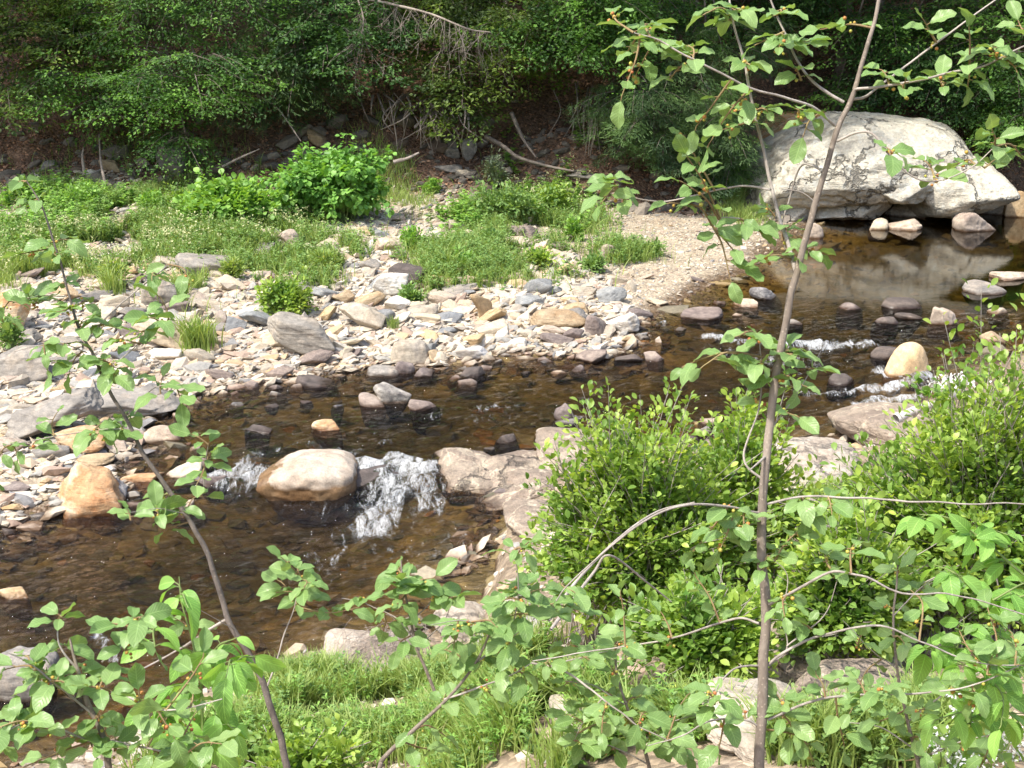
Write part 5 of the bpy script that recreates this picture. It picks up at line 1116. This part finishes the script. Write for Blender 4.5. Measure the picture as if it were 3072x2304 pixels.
near_plant("sapling", "tall forked sapling with grey-brown trunk rising at the right of the picture", "sapling",
  [(1640, 1800), (1641, 1659), (1650, 1450), (1655, 1300), (1645, 1200), (1650, 1050), (1662, 900), (1678, 800), (1705, 650), (1722, 590), (1745, 500), (1775, 400), (1808, 280), (1832, 228), (1860, 150), (1885, 60), (1905, -30), (1925, -120)], (.0098, .0027),
  [([(1722, 590), (1700, 520), (1672, 430), (1650, 330), (1622, 210), (1605, 130), (1580, 30), (1570, -40)], .0052),
   ([(1822, 222), (1770, 190), (1720, 130), (1690, 60), (1665, 0), (1655, -40)], .0038), ([(1838, 215), (1870, 208), (1900, 185), (1980, 125), (2080, 50), (2150, 0), (2180, -30)], .0034),
   ([(1845, 193), (1920, 185), (2040, 160), (2130, 140), (2212, 100), (2280, 80)], .0034), ([(1803, 272), (1740, 225), (1620, 190), (1480, 120), (1420, 85), (1370, 70)], .0034),
   ([(1808, 305), (1850, 288), (1885, 290), (1920, 335), (1970, 382), (2030, 390), (2100, 360), (2150, 315)], .003), ([(1776, 372), (1755, 358), (1728, 362), (1705, 430), (1688, 490), (1695, 540)], .003),
   ([(1665, 410), (1600, 402), (1520, 418), (1440, 435), (1385, 430), (1330, 412)], .0026), ([(1768, 445), (1735, 418), (1690, 408)], .0022),
   ([(1600, 470), (1560, 470), (1540, 490)], .0015),
   ([(1652, 1040), (1620, 1012), (1608, 985), (1615, 950), (1640, 880), (1645, 800), (1640, 735)], .0032), ([(1662, 930), (1700, 880), (1740, 820), (1780, 745)], .002), ([(1655, 985), (1620, 1015)], .0035),
   ([(1645, 1110), (1560, 1095), (1480, 1090), (1400, 1120), (1320, 1180), (1230, 1260), (1200, 1300)], .0032), ([(1655, 1090), (1750, 1072), (1900, 1080), (2050, 1086), (2212, 1090), (2300, 1092)], .003),
   ([(1655, 1310), (1700, 1285), (1790, 1238), (1860, 1245), (1950, 1280), (2060, 1285), (2212, 1330)], .0036), ([(1655, 1440), (1700, 1405), (1780, 1370), (1900, 1355), (2000, 1390), (2100, 1430), (2230, 1440)], .0034),
   ([(1658, 1555), (1757, 1515), (1850, 1500), (2008, 1496), (2100, 1480), (2200, 1440)], .0034), ([(1640, 1347), (1585, 1336), (1475, 1372), (1400, 1390), (1304, 1402), (1150, 1429)], .003),
   ([(1642, 1439), (1591, 1442), (1555, 1476), (1540, 1510)], .0028), ([(1645, 1575), (1608, 1557), (1531, 1557), (1475, 1589), (1400, 1610)], .0028), ([(1660, 1440), (1700, 1400), (1690, 1330), (1700, 1240), (1650, 1190)], .002), ([(1700, 1395), (1780, 1330), (1810, 1250)], .002)],
  [(1600, 20, 5), (1570, 45, 4), (1480, 95, 5), (1400, 50, 6), (1350, 105, 3), (1365, 150, 3), (1440, 165, 3), (1345, 210, 2), (1430, 85, 4), (1320, 30, 2), (1530, 30, 3), (1640, 95, 5), (1690, 100, 6), (1740, 90, 4), (1620, 140, 5), (1720, 150, 3), (1700, 30, 3), (1760, 60, 2), (1500, 270, 4), (1480, 295, 3),
   (1530, 310, 4), (1560, 285, 3), (1490, 345, 1), (1730, 235, 2), (1740, 290, 3), (1660, 240, 2), (1600, 240, 2), (1900, 150, 3), (1960, 175, 2), (2030, 170, 4), (2090, 180, 2), (2000, 45, 2), (2100, 65, 3), (2150, 100, 4), (2190, 50, 3), (2200, 150, 2), (1990, 345, 3), (1940, 340, 2), (2040, 350, 2), (2150, 285, 3), (2140, 350, 2), (2180, 330, 3),
   (1320, 395, 6), (1308, 455, 2), (1350, 440, 2), (1450, 440, 2), (1480, 400, 2), (1640, 500, 6), (1600, 560, 2), (1580, 605, 1), (1700, 490, 3), (1760, 540, 3), (1660, 450, 2), (1650, 560, 2),
   (1480, 790, 2), (1525, 800, 1), (1630, 720, 5), (1600, 740, 3), (1640, 790, 4), (1700, 750, 2), (1720, 770, 4), (1765, 805, 2), (1740, 840, 2), (1700, 830, 2), (1725, 905, 1), (1635, 850, 2),
   (1500, 1180, 4), (1560, 1190, 4), (1610, 1150, 4), (1740, 1110, 4), (1800, 1110, 3), (1720, 1140, 5), (1500, 1235, 3), (1650, 1240, 2), (1770, 1180, 3), (1830, 1160, 2), (1700, 1340, 3), (1735, 1350, 2), (1760, 1450, 3), (1540, 1500, 5), (1600, 1520, 3), (1680, 1500, 3), (1850, 1460, 4), (1865, 1510, 3), (1915, 1490, 3),
   (1720, 1590, 5), (1750, 1625, 3), (1820, 1600, 3), (1550, 1620, 2), (1950, 1245, 2), (2050, 1330, 3), (2120, 1300, 3), (2140, 1420, 4), (2050, 1480, 3), (2100, 1510, 2), (1340, 1280, 3), (1430, 1320, 2), (2180, 1360, 3), (1980, 1380, 2)],
  TALL, .045, 601, berries=.75, extra=3)
near_plant("sapling", "leaning dark-stemmed sapling slanting up to the left edge", "sapling",
  [(640, 1760), (615, 1640), (600, 1580), (570, 1480), (530, 1400), (490, 1335), (470, 1260), (440, 1180), (400, 1110), (350, 1040), (310, 980), (270, 900), (240, 850), (200, 770), (165, 700), (140, 600), (110, 500), (80, 430), (58, 392)], (.0092, .0014),
  [([(492, 1337), (450, 1362), (400, 1395), (345, 1425), (280, 1460)], .0055), ([(190, 735), (240, 675), (330, 600), (370, 565)], .003), ([(230, 800), (280, 760), (350, 700), (400, 690)], .0022), ([(262, 925), (200, 931), (117, 943), (33, 958), (-20, 965)], .0022),
   ([(290, 895), (330, 840), (390, 830)], .0022), ([(440, 1050), (445, 990), (450, 960)], .002), ([(400, 1110), (350, 1100), (280, 1108)], .002), ([(508, 1360), (470, 1340), (425, 1312)], .002), ([(145, 640), (90, 640), (20, 650)], .002), ([(190, 760), (120, 740), (30, 760)], .002), ([(575, 1490), (600, 1420), (613, 1373), (633, 1320), (650, 1250)], .003)],
  [(45, 395, 2), (62, 440, 1), (150, 515, 1), (50, 550, 2), (110, 560, 2), (140, 610, 4), (80, 650, 3), (200, 640, 2), (120, 680, 3), (180, 690, 3), (230, 700, 4), (320, 690, 3), (350, 640, 2), (400, 610, 1), (250, 740, 3), (130, 750, 2), (100, 790, 3), (150, 800, 3), (220, 780, 3), (240, 820, 3), (300, 720, 2), (130, 885, 1), (240, 900, 3), (290, 890, 2), (350, 820, 2), (390, 862, 2),
   (60, 640, 2), (10, 690, 2), (80, 950, 2), (40, 985, 0), (190, 945, 2), (230, 945, 2), (270, 915, 2), (420, 940, 2), (452, 985, 4), (345, 1080, 4), (375, 1100, 4), (410, 1070, 3), (340, 1100, 2), (280, 1105, 1), (452, 1055, 1), (360, 1140, 0), (610, 1215, 4), (645, 1225, 2), (600, 1285, 2), (650, 1290, 3), (690, 1270, 3), (740, 1285, 2), (780, 1300, 2)],
  3.15, .056, 602, tm=M_BARKD, berries=.6, extra=3, auto=4, dj=.12)
near_plant("buckthorn_shrub", "leafy branch of large toothed leaves filling the bottom left corner", "shrub",
  [(240, 1780), (230, 1620), (190, 1520), (170, 1450), (150, 1380)], (.007, .002),
  [([(200, 1540), (120, 1480), (60, 1430), (20, 1410)], .003), ([(180, 1480), (260, 1500), (330, 1530), (400, 1530), (480, 1510)], .003), ([(170, 1450), (130, 1390), (125, 1340)], .003), ([(230, 1620), (150, 1580), (60, 1560), (0, 1590)], .003), ([(230, 1600), (330, 1620), (420, 1640)], .003), ([(220, 1430), (270, 1390), (290, 1340)], .0022)],
  [(125, 1345, 2), (140, 1385, 3), (60, 1400, 2), (30, 1425, 2), (180, 1440, 3), (250, 1345, 2), (300, 1340, 2), (275, 1390, 2), (330, 1390, 1), (90, 1440, 3), (130, 1480, 3), (190, 1500, 3), (60, 1510, 2), (240, 1450, 3), (300, 1500, 2), (310, 1545, 2), (210, 1560, 3), (100, 1560, 3), (40, 1560, 2), (150, 1600, 3), (250, 1600, 3), (60, 1640, 2), (370, 1530, 2), (430, 1520, 2), (440, 1600, 2), (350, 1640, 2), (200, 1645, 2), (10, 1600, 2), (420, 1480, 2)],
  2.35, .050, 603, berries=.8, extra=3, auto=9)
near_plant("buckthorn_shrub", "leafy shrub with yellowing berries at the bottom centre, left of the tall sapling", "shrub",
  [(800, 1740), (820, 1659), (837, 1629), (924, 1549), (970, 1506), (1027, 1433), (1060, 1360)], (.006, .002),
  [([(960, 1510), (1050, 1480), (1100, 1460), (1150, 1430)], .003), ([(1027, 1433), (1100, 1380), (1170, 1320), (1220, 1250)], .0028), ([(1060, 1360), (1000, 1340), (930, 1350)], .002), ([(1100, 1390), (1120, 1280), (1110, 1190)], .0024), ([(1150, 1430), (1220, 1450), (1300, 1510), (1370, 1560), (1440, 1600)], .0035), ([(1180, 1440), (1260, 1420), (1340, 1400)], .0024), ([(1300, 1510), (1260, 1560), (1240, 1600)], .002)],
  [(1130, 1190, 3), (1110, 1250, 3), (1170, 1260, 5), (1240, 1290, 3), (1090, 1300, 3), (1150, 1330, 5), (1200, 1340, 4), (1060, 1360, 4), (1000, 1350, 3), (980, 1400, 4), (940, 1390, 3), (1040, 1420, 4), (1100, 1400, 3), (1130, 1450, 3), (1180, 1440, 3), (1010, 1470, 3), (960, 1500, 3), (1060, 1500, 2), (1270, 1430, 2), (1330, 1400, 3),
   (1230, 1540, 3), (1290, 1510, 3), (1340, 1560, 3), (1260, 1600, 3), (1390, 1530, 3), (1480, 1480, 2), (1440, 1590, 3), (1500, 1600, 2), (960, 1570, 2), (930, 1600, 1)],
  2.7, .050, 604, berries=.7, extra=3, auto=8)
near_plant("buckthorn_shrub", "small upright leafy shoot over the brown water left of centre", "shrub",
  [(940, 1500), (900, 1400), (885, 1330), (870, 1260), (865, 1210)], (.004, .0015),
  [([(890, 1340), (930, 1300), (935, 1255)], .002), ([(895, 1380), (850, 1330), (780, 1300), (740, 1290)], .002), ([(900, 1400), (960, 1340), (975, 1290)], .002)],
  [(865, 1215, 2), (870, 1260, 3), (900, 1270, 2), (935, 1255, 2), (930, 1290, 3), (850, 1320, 3), (900, 1340, 3), (965, 1310, 2), (830, 1350, 2), (860, 1400, 2), (780, 1300, 1)], 2.9, .052, 605, berries=.8, extra=3, auto=4)
near_plant("elm_shoot", "bright green shoot with ribbed hanging leaves at the lower left", "shoot",
  [(450, 1800), (445, 1659), (440, 1560), (435, 1460), (420, 1400), (395, 1310), (388, 1245)], (.004, .001),
  [([(440, 1560), (480, 1480), (500, 1430)], .0018), ([(440, 1600), (380, 1560), (340, 1530)], .0018), ([(430, 1450), (470, 1400), (520, 1390)], .0014), ([(420, 1410), (360, 1390), (330, 1400)], .0014)],
  [(388, 1260, 0), (395, 1320, 0), (425, 1400, 2), (465, 1440, 3), (480, 1480, 3), (380, 1480, 3), (360, 1540, 3), (480, 1550, 4), (440, 1600, 4), (380, 1610, 3), (500, 1600, 3), (530, 1420, 2), (330, 1500, 2)], 2.6, .07, 606, leafm=LM['rib'], temps=T_RIB, tm=M_GSTEM, bm=M_GSTEM, berries=0, droop=.75, flat=.5, extra=4, auto=10)
near_plant("elm_shoot", "arching branch of ribbed bright green leaves at the right edge", "branch",
  [(2330, 1800), (2320, 1500), (2290, 1300), (2212, 1240), (2130, 1170), (2050, 1120), (1985, 1112)], (.004, .001),
  [([(2310, 1450), (2200, 1400), (2080, 1400), (2000, 1395)], .0022), ([(2300, 1350), (2200, 1300), (2120, 1290), (2030, 1200)], .002), ([(2320, 1560), (2200, 1540), (2100, 1550)], .002), ([(2320, 1480), (2180, 1470), (2060, 1430)], .002)],
  [(1995, 1120, 2), (2050, 1135, 3), (2100, 1160, 3), (2150, 1200, 4), (2010, 1205, 2), (2060, 1225, 3), (2190, 1170, 3), (2170, 1280, 4), (2200, 1340, 4), (2130, 1330, 3), (2060, 1420, 4), (2000, 1400, 3), (2130, 1480, 4), (2180, 1540, 4), (2100, 1550, 4), (2180, 1430, 3), (2080, 1340, 2), (2190, 1610, 3)], 2.45, .056, 607, leafm=LM['rib'], temps=T_RIB, tm=M_GSTEM, bm=M_GSTEM, berries=0, droop=.5, flat=.5, extra=5, auto=12)
near_plant("buckthorn_shrub", "leafy shrub of toothed leaves low at the right, in front of the right bush", "shrub",
  [(1980, 1800), (1985, 1650), (1960, 1560), (1940, 1450), (1930, 1330), (1940, 1220)], (.005, .0018),
  [([(1960, 1560), (2040, 1500), (2120, 1450), (2200, 1420)], .0025), ([(1940, 1450), (1880, 1400), (1820, 1340)], .002), ([(1930, 1330), (2000, 1260), (2060, 1240)], .002), ([(1985, 1640), (2080, 1600), (2180, 1580)], .0025), ([(1975, 1620), (1900, 1570), (1830, 1560)], .0025)],
  [(1940, 1230, 3), (1900, 1300, 2), (2000, 1270, 3), (2060, 1250, 2), (1860, 1380, 2), (1960, 1400, 3), (2040, 1490, 3), (2120, 1450, 3), (2190, 1420, 3), (1900, 1570, 3), (1850, 1560, 2), (2080, 1600, 3), (2170, 1580, 3), (1990, 1540, 2), (2010, 1640, 3), (1940, 1640, 2)], 2.9, .052, 608, berries=.6, extra=3, auto=5)
near_plant("buckthorn_shrub", "leafy shrub of toothed leaves at the bottom between the centre shrub and the tall sapling", "shrub",
  [(1400, 1800), (1405, 1680), (1390, 1600), (1350, 1520), (1330, 1440), (1340, 1360)], (.005, .0018),
  [([(1390, 1600), (1450, 1560), (1530, 1540)], .0025), ([(1350, 1520), (1280, 1480), (1220, 1470)], .002), ([(1400, 1650), (1320, 1610), (1250, 1600)], .0025)],
  [(1340, 1370, 3), (1320, 1440, 3), (1450, 1560, 3), (1520, 1545, 3), (1280, 1480, 3), (1220, 1475, 2), (1320, 1615, 3), (1255, 1600, 2), (1420, 1620, 3), (1480, 1640, 2), (1380, 1500, 3)], 2.8, .052, 609, berries=.6, extra=3, auto=5)
# bare arching stems in front of the centre bush
dead("bare_shrub", "long pale bare stem arching in front of the centre right bush", "stem", [(1185, 1340, 4.2), (1250, 1250, 4.3), (1340, 1160, 4.4), (1420, 1105, 4.5), (1500, 1085, 4.5)], .006, 0, M_TWIG)
dead("bare_shrub", "second bare stem crossing low under the arching one", "stem", [(1190, 1360, 4.4), (1280, 1240, 4.6), (1318, 1200, 4.6), (1400, 1260, 4.8), (1450, 1300, 4.9)], .006, 0, M_TWIG)
